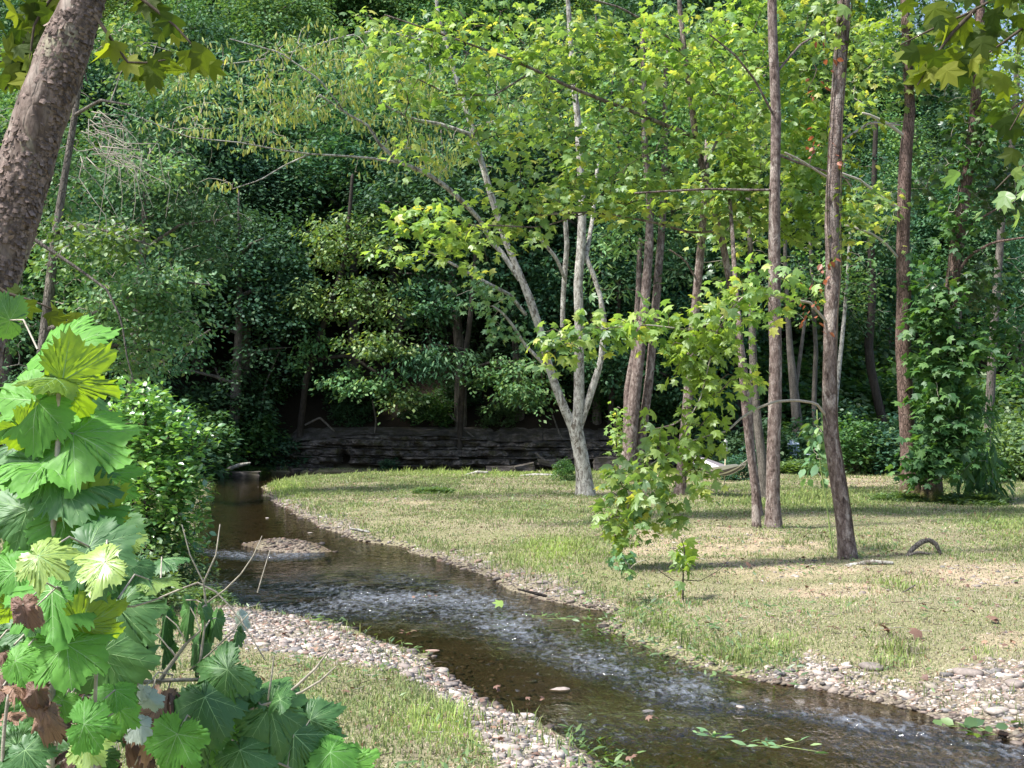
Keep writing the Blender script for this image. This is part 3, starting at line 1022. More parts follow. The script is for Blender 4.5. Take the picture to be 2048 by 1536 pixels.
def woods():
    r = np.random.default_rng(77)
    first = set()
    nrow = [1.6, 5.2, 9.0, 13, 17.5, 22.5, 29, 37]
    for ri, t in enumerate(nrow):
        for ci in range(17):
            px = -128 + ci * 144 + r.normal(0, 26) + (72 if ri % 2 else 0)
            tt = t + r.normal(0, .7)
            Y = 52.0
            for _ in range(12):
                Y = .5 * Y + .5 * (float(foot((px - 1024) / F * Y)) + tt)
            x = (px - 1024) / F * Y
            if ri == 0:
                k = {4: 1, 5: None, 6: 1, 7: 5, 8: 1, 9: 2}.get(ci, int(r.integers(0, 6)))
                if ci == 6:
                    k = None
            else:
                k = int(r.choice([0, 1, 2, 3, 4, 5, 6], p=[.30, .20, .12, .17, .02, .16, .03] if 280 < px < 1250 and ri < 3 else [.12, .10, .14, .08, .42, .10, .04]))
                if ri == 1 and ci in (4, 5, 6):
                    k = 5
            if k is None:
                continue
            sc = r.uniform(.85, 1.15)
            if ri > 5:
                sc *= 1.2
            if px > 1400 and ri >= 3:
                sc *= 1.35
            loc = (x, Y, float(H(x, Y)) - .1)
            lab = f'{WDESC[k]} {ROWS[ri]}, {LANDM[ci]}'
            if k not in first:
                first.add(k)
                e = WOODS[k]
                e.location = loc
                e.rotation_euler = (0, 0, r.random() * 6.28)
                e['label'] = lab
                e['group'] = 'trees on the wooded hillside'
                continue
            copy_tree(WOODS[k], loc, r.random() * 6.28, (sc, sc * r.uniform(.92, 1.12)), lab, 'trees on the wooded hillside')
woods()

# ------------------------------------------------------------------ the trees on the bank
def hero(name, label, Y, limbs, bark, blobs, group=None, cat='tree', seed=0, tw='twig', nseg=14, rough=.10, base_py=None, extra=None, rmax=.02, res=.16, ground=True, dens=1.0, bb=None, rs=1.0, rb=None):
    """limbs: lists of (px, py, radius_px[, dY]); the first limb starts on the ground"""
    r = np.random.default_rng(500 + seed)
    def P3(p):
        return W(p[0], p[1], Y + (p[3] if len(p) > 3 else 0))
    b = P3(limbs[0][0])
    gz = float(H(b[0], b[1])) if ground else b[2]
    e = empty(name, (b[0], b[1], gz), label, cat, group)
    mt = MB()
    kids = []
    sk = []
    for i, lb in enumerate(limbs):
        pts = [P3(p) for p in lb]
        thick = i == 0 or max(p[2] for p in lb) >= 9
        rad = [p[2] / F * Y * (rs if thick else (rb or rs)) for p in lb]
        if i == 0 and ground:
            pts = [np.array([pts[0][0], pts[0][1], gz - .15])] + pts
            rad = [rad[0] * 1.05] + rad
            if pts[1][2] < gz + .05:
                pts.pop(1); rad.pop(1)
        big = max(rad) > .035
        tgt = mt if thick else MB()
        Q, _ = tube(tgt, pts, rad, nseg if big else 7, 0, rough if big else .05, seed * 10 + i, 4.0, True, res, .45 if i == 0 and ground else 0)
        sk.append(Q)
        if not thick:
            kids.append(tgt.build('branch', M[bb or bark], e))
    tk = mt.build('trunk', M[bark], e)
    for o in kids:
        o.parent = tk
    skel = np.concatenate(sk)
    crowns = {}
    allC = []
    for bl in blobs:
        px, py, dY, rx, ry, ncl, nleaf, mat, tpl, size = bl[:10]
        opt = bl[10] if len(bl) > 10 else {}
        yy = Y + dY
        ncl = max(2, int(ncl * dens))
        C = ball(r, ncl, W(px, py, yy), (rx / F * yy, opt.get('rd', max(rx, ry) * .8) / F * yy, ry / F * yy))
        C = C[C[:, 2] > H(C[:, 0], C[:, 1]) + opt.get('minz', .25)]
        if not len(C): continue
        mb = crowns.setdefault(mat, MB())
        sprays(mb, C, r, opt.get('nl', nleaf), opt.get('cr', .28), opt.get('flat', .3), tpl, size, 0, opt.get('droop', .45), opt.get('up', 1.0))
        if opt.get('sam'):
            s_ = opt['sam']
            s_ = max(3, int(s_ * .6))
            n = len(C) * s_
            cc = np.repeat(C, s_, 0) + r.normal(0, 1, (n, 3)) * np.array([.20, .20, .07])
            D = np.stack([r.normal(0, .28, n), r.normal(0, .28, n), -np.ones(n)], -1)
            Nn = np.stack([r.normal(0, .4, n), -np.ones(n), r.normal(0, .2, n)], -1)
            place(crowns.setdefault('samara', MB()), LAN, cc, D, Nn, .08 + .13 * r.random(n), 0)
        allC.append(C)
    if allC:
        twigs(list(crowns.values())[0], skel, np.concatenate(allC), r, 1, rmax)
    for mat, mb in crowns.items():
        mb.build({'samara': 'seed_clusters', 'ivy': 'ivy', 'autumn': 'red_leaves'}.get(mat, 'crown'), [M[mat], M[tw]], e, smooth=False)
    if extra:
        extra(e, sk, r)
    return e

G_BANK = 'sycamores and other trees standing on the grassy bank'
S = .115
# forked pale tree
hero('boxelder_tree', 'pale barked tree forking into several stems at the far edge of the grass', 32.1, [
    [(1172, 992, 27), (1168, 950, 25), (1160, 900, 24), (1152, 860, 24), (1158, 820, 19), (1158, 739, 17), (1158, 637, 15), (1156, 570, 15), (1162, 500, 15), (1165, 410, 13), (1160, 320, 12), (1155, 230, 11), (1145, 150, 9), (1140, 60, 8), (1130, -80, 6)],
    [(1152, 868, 18), (1130, 820, 15), (1110, 770, 14), (1093, 715, 13), (1080, 660, 13), (1060, 600, 14), (1040, 550, 11), (1010, 480, 10), (985, 400, 11), (965, 330, 10), (945, 260, 9), (920, 180, 9), (895, 100, 7), (875, 20, 6), (865, -80, 5)],
    [(1160, 850, 13), (1180, 790, 12), (1195, 745, 11), (1203, 715, 10), (1208, 640, 9), (1200, 590, 8), (1187, 550, 8), (1172, 515, 8), (1185, 440, 7, .5), (1195, 330, 6, 1)],
    [(1125, 655, 8, .3), (1126, 600, 8, .4), (1130, 540, 9, .4), (1134, 490, 8, .3), (1130, 430, 8, .2), (1105, 395, 5)],
    [(1131, 560, 5, .3), (1112, 515, 6, 0), (1080, 478, 5, -.2), (1060, 462, 3)],
    [(1040, 560, 8), (1000, 500, 8), (985, 488, 7), (960, 440, 7, -.3), (930, 408, 8, -.6), (890, 372, 8, -1), (850, 345, 7, -1.3), (800, 325, 6, -1.7), (760, 290, 5, -2), (735, 250, 4, -2.2), (690, 225, 3, -2.4), (640, 190, 2.5, -2.8)],
    [(800, 325, 4.5, -1.7), (740, 316, 3.5, -1.9), (690, 312, 3, -2.2), (620, 308, 2.6, -2.6), (560, 300, 2.2, -3), (480, 285, 1.8, -3.4), (380, 275, 1.4, -3.6), (210, 208, 1, -4)],
    [(620, 308, 2.4, -2.6), (570, 330, 2, -2.8), (520, 360, 1.6, -3), (465, 378, 1.2, -3.2)],
    [(1052, 630, 6), (1020, 590, 6, -.2), (981, 570, 6, -.4), (940, 548, 5, -.5), (900, 525, 4, -.7), (850, 500, 2.5, -1)],
    [(1085, 725, 6, -.2), (1050, 690, 5, -.3), (1025, 650, 5, -.4), (1005, 625, 4, -.5), (985, 612, 3, -.6)],
    [(965, 330, 7), (940, 268, 6, -.4), (880, 248, 6, -.6), (830, 240, 5, -.9), (790, 222, 4, -1.2), (760, 205, 3, -1.4)],
    [(895, 100, 5), (840, 80, 4, -.5), (760, 60, 3.4, -1), (680, 75, 2.8, -1.6), (600, 100, 2.2, -2), (520, 120, 1.8, -2.4), (440, 130, 1.4, -2.8), (300, 90, 1, -3.2)],
    [(690, 225, 3, -2.4), (640, 160, 2.4, -2.8), (560, 105, 2, -3), (460, 78, 1.6, -3.3)],
], 'white_bark', [
    # yellow hanging seed clusters and thin leaves towards the left
    (770, 150, -1.5, 130, 110, 60, 14, 'grey', LAN, .16, dict(sam=16, cr=.4, flat=.12)),
    (620, 120, -2.2, 130, 80, 48, 14, 'grey', LAN, .16, dict(sam=16, cr=.4, flat=.12)),
    (600, 215, -2.4, 130, 50, 34, 12, 'grey', LAN, .16, dict(sam=16, cr=.4, flat=.10)),
    (440, 150, -3, 120, 60, 28, 12, 'grey', LAN, .16, dict(sam=12, cr=.4, flat=.12)),
    (430, 235, -3.2, 150, 30, 22, 12, 'grey', LAN, .15, dict(sam=13, cr=.36, flat=.10)),
    (840, 300, -1, 110, 50, 34, 12, 'grey', LAN, .16, dict(sam=18, cr=.4, flat=.10)),
    (560, 285, -2.8, 110, 18, 14, 9, 'grey', LAN, .15, dict(sam=10, cr=.34, flat=.1)),
    (450, 360, -3.2, 60, 10, 5, 6, 'grey', LAN, .13, dict(sam=9, cr=.25, flat=.1)),
    (980, 250, 0, 90, 110, 30, 12, 'grey', LAN, .16, dict(sam=6, cr=.4, flat=.12)),
    # hanging darker leaves
    (960, 585, -.5, 60, 35, 16, 12, 'grey', SYC, .10, dict(cr=.25, flat=.6, droop=.9)),
    (1010, 660, -.4, 40, 30, 10, 12, 'grey', SYC, .10, dict(cr=.25, flat=.6, droop=.9)),
    (700, 345, -2, 30, 10, 2, 6, 'grey', LAN, .13, dict(sam=5)),
], G_BANK, seed=1, rs=.6, rb=.62, tw='twig', nseg=20)

# sycamore crown in front of the forked tree belongs to the slim trees at right
SP = dict(cr=.36, flat=.35, droop=.55)
hero('sycamore_tree', 'slim dark trunked sycamore bending left with yellow green leaves at the top centre', 25.5, [
    [(1518, 1040, 12), (1510, 960, 12), (1502, 900, 12), (1496, 800, 11), (1482, 700, 10.5), (1466, 600, 10), (1450, 510, 10), (1435, 440, 10), (1412, 360, 10), (1392, 280, 9.5), (1380, 190, 9), (1370, 110, 8), (1360, 20, 7), (1355, -80, 6)],
    [(1418, 372, 6), (1392, 275, 6, -.2), (1330, 250, 6, -.5), (1270, 225, 5.5, -.8), (1200, 198, 5, -1), (1130, 170, 4.5, -1.2), (1070, 140, 4, -1.4), (1000, 110, 3.5, -1.6), (930, 85, 3, -1.8), (860, 60, 2.4, -2), (770, 30, 2, -2.2)],
    [(1440, 462, 4), (1380, 465, 3.5, -.4), (1310, 445, 3.2, -.8), (1240, 432, 3, -1), (1180, 424, 2.5, -1.2), (1080, 430, 2, -1.4)],
    [(1370, 110, 4), (1320, 60, 3.5, -.4), (1240, 15, 3, -.8), (1150, -10, 2.5, -1.2)],
    [(1405, 340, 4), (1440, 270, 4, .4), (1490, 200, 3.4, .8), (1530, 150, 3, 1)],
    [(1070, 140, 2.6, -1.4), (990, 190, 2.2, -1.8), (900, 190, 2, -2.2), (820, 150, 1.6, -2.6)],
    [(1180, 424, 2, -1.2), (1080, 455, 2, -1.6), (960, 450, 2, -2.2), (850, 445, 1.8, -2.8), (790, 470, 1.4, -3)],
], 'brown_bark', [
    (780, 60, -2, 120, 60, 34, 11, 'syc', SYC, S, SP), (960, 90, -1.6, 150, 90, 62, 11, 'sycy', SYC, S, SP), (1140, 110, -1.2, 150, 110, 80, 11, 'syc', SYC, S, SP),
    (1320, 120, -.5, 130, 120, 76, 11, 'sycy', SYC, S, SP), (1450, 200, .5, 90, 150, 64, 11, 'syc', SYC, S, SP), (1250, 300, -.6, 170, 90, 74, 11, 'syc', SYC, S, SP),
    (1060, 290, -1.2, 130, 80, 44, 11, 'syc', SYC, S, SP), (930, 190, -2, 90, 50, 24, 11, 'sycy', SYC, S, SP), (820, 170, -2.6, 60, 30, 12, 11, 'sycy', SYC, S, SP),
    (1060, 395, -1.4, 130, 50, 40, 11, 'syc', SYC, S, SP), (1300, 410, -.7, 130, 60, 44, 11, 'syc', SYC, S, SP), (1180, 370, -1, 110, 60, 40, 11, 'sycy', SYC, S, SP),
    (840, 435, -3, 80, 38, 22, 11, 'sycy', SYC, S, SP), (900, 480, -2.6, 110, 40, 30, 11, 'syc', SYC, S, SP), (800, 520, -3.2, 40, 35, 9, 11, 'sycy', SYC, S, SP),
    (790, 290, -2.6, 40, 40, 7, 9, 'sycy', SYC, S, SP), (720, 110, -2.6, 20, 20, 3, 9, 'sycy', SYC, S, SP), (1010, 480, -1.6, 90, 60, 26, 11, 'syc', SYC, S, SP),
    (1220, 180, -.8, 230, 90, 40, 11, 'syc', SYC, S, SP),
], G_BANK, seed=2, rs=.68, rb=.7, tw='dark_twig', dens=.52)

hero('sycamore_tree', 'straight sycamore with whitish patches touching a slimmer trunk at its foot', 22.9, [
    [(1547, 1058, 17), (1546, 1000, 16), (1547, 900, 16), (1550, 800, 15), (1551, 700, 14.5), (1549, 600, 14.5), (1549, 500, 14), (1549, 400, 13), (1551, 330, 12), (1552, 240, 12), (1549, 150, 12), (1545, 60, 11), (1543, -80, 10)],
    [(1549, 380, 4), (1500, 380, 3.6, -.2), (1420, 378, 3.4, -.5), (1340, 382, 3, -.8), (1270, 386, 2.4, -1)],
    [(1556, 310, 4), (1610, 330, 3.6, .3), (1660, 345, 3.2, .6), (1700, 360, 2.6, .8)],
    [(1552, 240, 4), (1510, 160, 3.4, -.3), (1470, 110, 3, -.6), (1420, 70, 2.4, -1)],
    [(1549, 150, 4), (1600, 90, 3.4, .4), (1650, 60, 2.8, .8)],
], 'brown_bark', [
    (1460, 130, 1.6, 80, 130, 40, 11, 'sycy', SYC, S, SP), (1625, 240, 2.0, 80, 110, 50, 11, 'sycy', SYC, S, SP), (1610, 110, 2.2, 80, 110, 34, 11, 'syc', SYC, S, SP),
    (1625, 370, 2.0, 60, 50, 22, 11, 'sycy', SYC, S, SP), (1470, 330, 1.5, 80, 70, 32, 11, 'syc', SYC, S, SP), (1600, 450, 2.4, 60, 60, 22, 11, 'syc', SYC, S, SP),
    (1480, 430, 2, 70, 50, 22, 11, 'syc', SYC, S, SP), (1500, 30, 2, 100, 60, 28, 11, 'sycy', SYC, S, SP), (1700, 420, 1.2, 60, 60, 14, 11, 'syc', SYC, S, SP),
], G_BANK, seed=3, rs=.86, rb=.65, tw='dark_twig', nseg=18, dens=.95)

hero('sycamore_tree', 'slim trunk with peeling bark leaning against the straight whitish patched sycamore', 23.0, [
    [(1514, 1056, 10), (1510, 980, 10), (1500, 910, 9.5), (1490, 820, 9.5), (1484, 740, 9), (1478, 650, 8), (1470, 560, 7, .6), (1465, 470, 6, 1), (1458, 380, 5, 1.4)],
], 'brown_bark', [(1460, 400, 1.2, 50, 60, 10, 10, 'syc', SYC, S, SP)], G_BANK, seed=4, rs=.72)

hero('sycamore_tree', 'greyish trunk just behind the slim peeling trunk, right end of the hammock tied to it', 31.0, [
    [(1532, 1003, 14), (1525, 930, 13), (1515, 840, 12), (1508, 760, 11), (1505, 680, 10), (1502, 580, 9), (1500, 480, 8), (1496, 380, 7)],
], 'grey_bark', [(1500, 470, 0, 70, 70, 20, 12, 'syc', SYC, S, SP), (1560, 300, 1, 120, 120, 40, 12, 'syc', SYC, S, SP)], G_BANK, seed=5, rs=.72)

# leaning tree with low leafy limbs in front
near = dict(cr=.21, flat=.5, droop=.8, nl=7)
S2 = .098
def vine(e, sk, r):
    P = sk[0]
    mb = MB()
    k = len(P)
    off = np.stack([.082 + .02 * np.sin(np.linspace(0, 14, k)), np.full(k, -.075), np.zeros(k)], -1)
    tube(mb, (P + off)[3:], np.full(k - 3, .009), 6, 0, .2)
    off = np.stack([-.07 - .04 * np.sin(np.linspace(1, 11, k)), np.full(k, -.09), np.zeros(k)], -1)
    tube(mb, (P + off)[k // 2:], np.full(k - k // 2, .008), 5, 0, .2)
    mb.build('vine', M['dark_twig'], e)
    mb = MB()
    C = P[r.integers(k // 2, k, 34)] + r.normal(0, .1, (34, 3)) + np.array([.14, -.08, 0])
    sprays(mb, C, r, 7, .14, .5, OV, .085, 0, .8)
    mb.build('vine_leaves', M['olive'], e, smooth=False)
hero('sycamore_tree', 'leaning reddish trunk with a vine up its side and low leafy limbs reaching left', 18.1, [
    [(1697, 1116, 20), (1690, 1060, 19), (1681, 1000, 19), (1672, 940, 19), (1662, 870, 19), (1660, 800, 19), (1660, 730, 18), (1662, 640, 18), (1666, 540, 18), (1664, 450, 18), (1666, 370, 17), (1670, 290, 16), (1675, 200, 17), (1682, 100, 17), (1688, 0, 16), (1692, -80, 15)],
    [(1655, 835, 5), (1632, 806, 4.6, -.2), (1590, 800, 4.4, -.3), (1550, 803, 4.2, -.4), (1510, 818, 4, -.5), (1480, 838, 3.6, -.6), (1455, 862, 3, -.7), (1420, 870, 2.4, -.8), (1360, 890, 2, -1), (1300, 930, 1.6, -1.2)],
    [(1662, 655, 5), (1620, 605, 4.6, -.2), (1590, 600, 4.2, -.3), (1540, 590, 4, -.5), (1490, 590, 3.6, -.7), (1440, 640, 3, -.9), (1380, 660, 2.6, -1), (1300, 650, 2.2, -1.2), (1220, 655, 2, -1.4), (1120, 680, 1.6, -1.6)],
    [(1440, 640, 2.6, -.9), (1420, 720, 2.4, -1), (1400, 800, 2, -1.1), (1370, 850, 1.6, -1.2)],
    [(1670, 290, 4), (1740, 245, 3.4, .2), (1800, 250, 3, .4)],
    [(1655, 355, 4), (1600, 320, 3.4, -.3), (1570, 305, 2.6, -.5)],
    [(1300, 930, 1.8, -1.2), (1260, 1000, 1.8, -1.2), (1240, 1060, 1.6, -1.2), (1250, 1100, 1.2, -1.2)],
], 'brown_bark', [
    (1560, 590, -.5, 70, 35, 18, 11, 'sycy', SYC, S2, near), (1480, 600, -.7, 70, 50, 28, 11, 'sycy', SYC, S2, near), (1500, 550, -.6, 30, 30, 6, 10, 'sycy', SYC, S2, near),
    (1400, 650, -1, 80, 50, 34, 11, 'syc', SYC, S2, near), (1300, 660, -1.2, 80, 45, 30, 11, 'sycy', SYC, S2, near), (1200, 660, -1.4, 70, 30, 20, 11, 'syc', SYC, S2, near),
    (1120, 690, -1.5, 60, 40, 22, 11, 'syc', SYC, S2, near), (1360, 720, -1, 60, 40, 16, 11, 'syc', SYC, S2, near), (1430, 740, -1, 60, 70, 30, 11, 'syc', SYC, S2, near),
    (1500, 760, -.8, 30, 50, 9, 10, 'sycy', SYC, S2, near), (1400, 840, -1, 50, 50, 18, 11, 'syc', SYC, S2, near), (1420, 880, -.9, 40, 22, 8, 11, 'syc', SYC, S2, near),
    (1340, 880, -1.1, 60, 50, 24, 11, 'syc', SYC, S2, near), (1290, 950, -1.2, 80, 45, 34, 11, 'syc', SYC, S2, near), (1400, 935, -1, 50, 30, 12, 11, 'syc', SYC, S2, near),
    (1260, 1020, -1.2, 60, 50, 28, 11, 'syc', SYC, S2, near), (1330, 1020, -1.2, 40, 60, 16, 11, 'syc', SYC, S2, near), (1240, 1080, -1.2, 30, 40, 10, 11, 'syc', SYC, S2, near),
    (1730, 320, 0, 40, 90, 12, 10, 'olive', OV, .09, near), (1650, 60, 0, 60, 60, 10, 10, 'syc', SYC, S2, near), (1648, 120, -.2, 20, 60, 4, 5, 'autumn', OV, .09, near),
    (1640, 545, -.3, 14, 26, 3, 4, 'autumn', OV, .09, near), (1628, 615, -.3, 12, 10, 2, 4, 'autumn', OV, .09, near), (1640, 300, -.3, 14, 22, 2, 4, 'autumn', OV, .09, near),
], G_BANK, seed=6, rs=.80, rb=.62, bb='twig', extra=vine, nseg=22, rmax=.009, tw='dark_twig', res=.10, dens=.62)

hero('sycamore_tree', 'reddish trunk with an arched bare white limb and mossy foot beside the ivy trunk', 30.2, [
    [(1822, 1002, 24), (1820, 950, 21), (1816, 880, 19), (1810, 780, 18), (1806, 680, 18), (1808, 580, 17), (1806, 480, 16), (1808, 380, 16), (1813, 290, 15), (1820, 220, 13), (1815, 130, 12), (1810, 20, 10), (1808, -60, 9)],
    [(1812, 275, 5), (1780, 250, 5, -.2), (1740, 230, 4.4, -.4), (1725, 226, 3, -.5)],
    [(1803, 420, 5), (1770, 400, 5, -.3), (1720, 360, 4, -.6), (1680, 345, 3, -.8)],
    [(1800, 520, 4), (1770, 485, 4, -.3), (1740, 465, 3.4, -.5), (1690, 450, 3, -.7)],
], 'mossy_bark', [
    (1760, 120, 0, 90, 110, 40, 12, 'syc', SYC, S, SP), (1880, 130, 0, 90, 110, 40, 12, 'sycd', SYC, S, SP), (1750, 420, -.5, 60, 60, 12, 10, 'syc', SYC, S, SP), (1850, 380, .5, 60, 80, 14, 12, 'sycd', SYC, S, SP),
], G_BANK, seed=7, rs=.82, rb=.62, nseg=18, bb='pale_twig')

def ivy_extra(e, sk, r):
    mb = MB()
    P = sk[0]
    tube(mb, P[2:] + np.array([-.18, -.2, 0]), np.full(len(P) - 2, .015), 6, 0, .2)
    mb.build('vine', M['dark_twig'], e)
hero('ivy_covered_tree', 'trunk wrapped in a tall column of green ivy at the right of the bank', 29.8, [
    [(1862, 1004, 24), (1866, 950, 20), (1872, 900, 18), (1882, 800, 18), (1892, 700, 18), (1902, 600, 17), (1912, 500, 17), (1924, 420, 16), (1935, 340, 15), (1948, 250, 13), (1955, 160, 12), (1960, 50, 10), (1965, -60, 9)],
    [(1905, 560, 6), (1940, 510, 5, -.3), (1985, 485, 4, -.5), (2048, 475, 3, -.8)],
    [(1938, 330, 5), (1990, 240, 4, -.3), (2048, 200, 3, -.6)],
    [(1918, 470, 4), (1955, 440, 3.4, -.2), (1990, 420, 3, -.4)],
], 'mossy_bark', [
    (1880, 620, -.6, 40, 40, 20, 12, 'ivy', SYC, .14, SP), (1925, 440, -.4, 30, 70, 18, 10, 'ivy', SYC, .13, SP), (1945, 300, -.3, 26, 60, 12, 10, 'ivy', SYC, .13, SP), (1840, 560, -.3, 26, 60, 8, 10, 'ivy', SYC, .13, SP), (1900, 700, -.5, 80, 66, 42, 12, 'ivy', SYC, .15, SP), (1895, 790, -.5, 74, 70, 44, 12, 'ivy', SYC, .15, SP),
    (1890, 880, -.5, 60, 50, 44, 12, 'ivy', SYC, .15, SP), (1850, 930, -.6, 34, 26, 12, 12, 'ivy', SYC, .15, SP), (1845, 650, -.5, 30, 30, 10, 12, 'ivy', SYC, .13, SP),
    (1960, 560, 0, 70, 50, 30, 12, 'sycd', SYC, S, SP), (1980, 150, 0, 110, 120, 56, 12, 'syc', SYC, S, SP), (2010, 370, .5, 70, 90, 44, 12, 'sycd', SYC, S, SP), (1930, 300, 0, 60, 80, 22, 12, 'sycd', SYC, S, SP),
    (1990, 660, .6, 60, 60, 24, 12, 'ivy', SYC, S, SP), (1950, 850, .3, 34, 70, 22, 12, 'ivy', LAN, .22, dict(cr=.3, flat=.9, droop=1.6)), (1960, 950, .2, 44, 50, 20, 14, 'ivy', LAN, .3, dict(cr=.3, flat=.9, droop=1.6)),
], G_BANK, seed=9, rs=.82, rb=.62, nseg=18, extra=ivy_extra)

# reddish twin trunks at the back of the bank
bk = dict(cr=.5, flat=.35, droop=.5)
hero('cedar_tree', 'thick reddish trunk at the back edge of the grass, left one of the twin trunks', 45.2, [
    [(1252, 945, 20), (1258, 900, 19), (1268, 800, 17), (1280, 700, 14), (1290, 600, 13), (1298, 500, 12), (1300, 400, 10), (1290, 300, 9), (1288, 200, 8), (1285, 60, 6)],
    [(1252, 900, 10, .2), (1255, 780, 10, .3), (1270, 690, 8, .4), (1276, 600, 8, .5), (1280, 480, 7, .5)],
], 'brown_bark', [
    (1250, 260, 0, 130, 170, 70, 26, 'hill_light', RH, .2, bk), (1140, 200, 1, 130, 190, 70, 26, 'syc', RH, .2, bk), (1240, 480, 1, 90, 80, 22, 24, 'hill_light', LAN, .25, bk), (1000, 180, 1.5, 110, 140, 40, 24, 'hill_light', RH, .2, bk),
    (1210, 560, 1.5, 50, 60, 8, 24, 'grey', LAN, .25, bk),
], G_BANK, seed=10, rs=.74, rb=.6, tw='dark_twig')
hero('cedar_tree', 'thinner reddish trunk right beside the thick one, right one of the twin trunks', 45.6, [
    [(1270, 945, 14), (1282, 880, 14), (1296, 780, 13), (1306, 680, 12), (1314, 580, 12), (1322, 480, 11), (1328, 380, 10), (1330, 250, 8), (1332, 100, 6)],
], 'brown_bark', [
    (1370, 300, 0, 110, 140, 60, 26, 'hill_light', RH, .2, bk), (1390, 120, 1, 120, 120, 50, 26, 'syc', RH, .2, bk), (1350, 500, 0, 60, 60, 14, 24, 'hill', LAN, .25, bk),
], G_BANK, seed=11, rs=.68, rb=.6, tw='dark_twig')
hero('cedar_tree', 'reddish trunk behind the leafy low limbs, holding the left end of the hammock', 33.0, [
    [(1360, 985, 14), (1365, 920, 14), (1372, 840, 13.5), (1380, 740, 13), (1388, 650, 12), (1396, 560, 11), (1404, 470, 10), (1410, 380, 8), (1415, 280, 7)],
    [(1394, 560, 3), (1370, 520, 2.4, -.3), (1340, 500, 1.8, -.5)],
    [(1378, 830, 2.6), (1345, 850, 2.2, -.3), (1310, 858, 1.6, -.6)],
], 'brown_bark', [
    (1420, 400, 0, 70, 90, 30, 14, 'syc', SYC, S, SP), (1440, 560, 1, 40, 40, 8, 14, 'sycd', SYC, S, SP),
], G_BANK, seed=12, rs=.76)

# trunks further back on the right
hero('dark_tree', 'dark bent trunk rising out of the undergrowth behind the leaning reddish trunk', 56, [
    [(1768, 850, 13), (1755, 800, 12), (1742, 740, 12), (1737, 690, 12), (1742, 640, 11), (1745, 580, 10), (1742, 480, 9), (1748, 360, 7), (1752, 240, 6)],
], 'dark_bark', [(1760, 430, 0, 90, 120, 50, 30, 'hill', RH, .2, bk), (1740, 640, 0, 60, 40, 12, 30, 'hill', LAN, .25, bk), (1720, 600, 1, 60, 60, 16, 26, 'hill_light', RH, .2, bk)], 'trunks in the wood behind the bank', seed=13, rs=.75)
hero('grey_tree', 'grey leafless snag among the undergrowth right of the straight sycamore', 50, [
    [(1598, 900, 15), (1594, 840, 14), (1588, 780, 12), (1580, 700, 9), (1575, 620, 7), (1570, 520, 5), (1572, 420, 4)],
    [(1590, 790, 6), (1602, 700, 5, .3), (1610, 640, 4, .5)],
], 'grey_bark', [(1580, 560, 1, 60, 70, 14, 24, 'hill', RH, .2, bk)], 'trunks in the wood behind the bank', seed=14, rs=.75)
hero('grey_tree', 'slender grey trunk at the right edge, beyond the ivy covered trunk', 44, [
    [(1972, 930, 13), (1978, 850, 12), (1982, 760, 12), (1986, 680, 11), (1992, 600, 11), (1998, 520, 10), (2004, 430, 10), (2020, 330, 9), (2030, 220, 8), (2040, 60, 7)],
], 'grey_bark', [(1990, 300, 0, 90, 120, 40, 26, 'hill', RH, .2, bk), (1960, 60, 1, 150, 110, 70, 26, 'hill_light', RH, .2, bk), (1840, 60, 1, 120, 100, 50, 26, 'hill', RH, .2, bk), (1790, -30, 2, 120, 70, 60, 26, 'hill_light', RH, .2, bk), (2030, -10, 2, 120, 80, 60, 26, 'hill_light', RH, .2, bk), (1650, -20, 2, 100, 60, 40, 26, 'hill_light', RH, .2, bk), (2040, 620, 1, 60, 130, 40, 26, 'hill', RH, .2, bk)], 'trunks in the wood behind the bank', seed=15, rs=.75)
hero('white_trunk_tree', 'thin white trunk between the leaning reddish trunk and the dark bent one', 50, [
    [(1668, 900, 6), (1672, 800, 6), (1680, 720, 6), (1688, 640, 5), (1694, 560, 4), (1700, 460, 3)],
], 'white_bark', [(1700, 560, 0, 60, 70, 20, 24, 'hill_light', RH, .2, bk)], 'trunks in the wood behind the bank', seed=16, rs=.75)
hero('grey_tree', 'slender pale grey trunk seen just left of the leaning reddish trunk', 52, [
    [(1632, 900, 7), (1628, 800, 7), (1632, 700, 6), (1626, 600, 5), (1620, 480, 4)],
], 'grey_bark', [(1620, 560, 0, 60, 90, 26, 24, 'hill_light', RH, .2, bk)], 'trunks in the wood behind the bank', seed=17, rs=.75)

# yellowing tree leaning out over the ledge, and its neighbours
hb = dict(cr=.55, flat=.2, droop=.6)
hero('hornbeam_tree', 'yellowing tree drooping over the rock ledge left of the forked pale tree', 49.6, [
    [(600, 862, 7, 1.7), (612, 760, 6, 1), (650, 640, 6, .5), (690, 520, 5), (700, 420, 4), (705, 350, 3)],
    [(650, 640, 4, .5), (730, 600, 3.4, 0), (810, 640, 2.6, -.4)],
    [(625, 720, 4, .8), (700, 710, 3.4, 0), (790, 770, 2.4, -.4)],
], 'dark_bark', [
    (690, 480, 0, 90, 60, 60, 34, 'hornb', RH, .17, hb), (640, 600, 0, 70, 50, 38, 34, 'hornb', RH, .17, hb), (740, 600, -.2, 80, 50, 44, 34, 'hornb', RH, .17, hb),
    (760, 690, -.4, 80, 30, 34, 34, 'hornb', RH, .17, hb), (720, 760, -.3, 90, 30, 30, 34, 'hill_light', RH, .17, hb), (810, 790, -.4, 50, 25, 14, 34, 'hornb', RH, .17, hb), (640, 700, 0, 50, 40, 16, 34, 'hill_light', RH, .17, hb),
], 'trees overhanging the rock ledge', seed=18, tw='dark_twig')
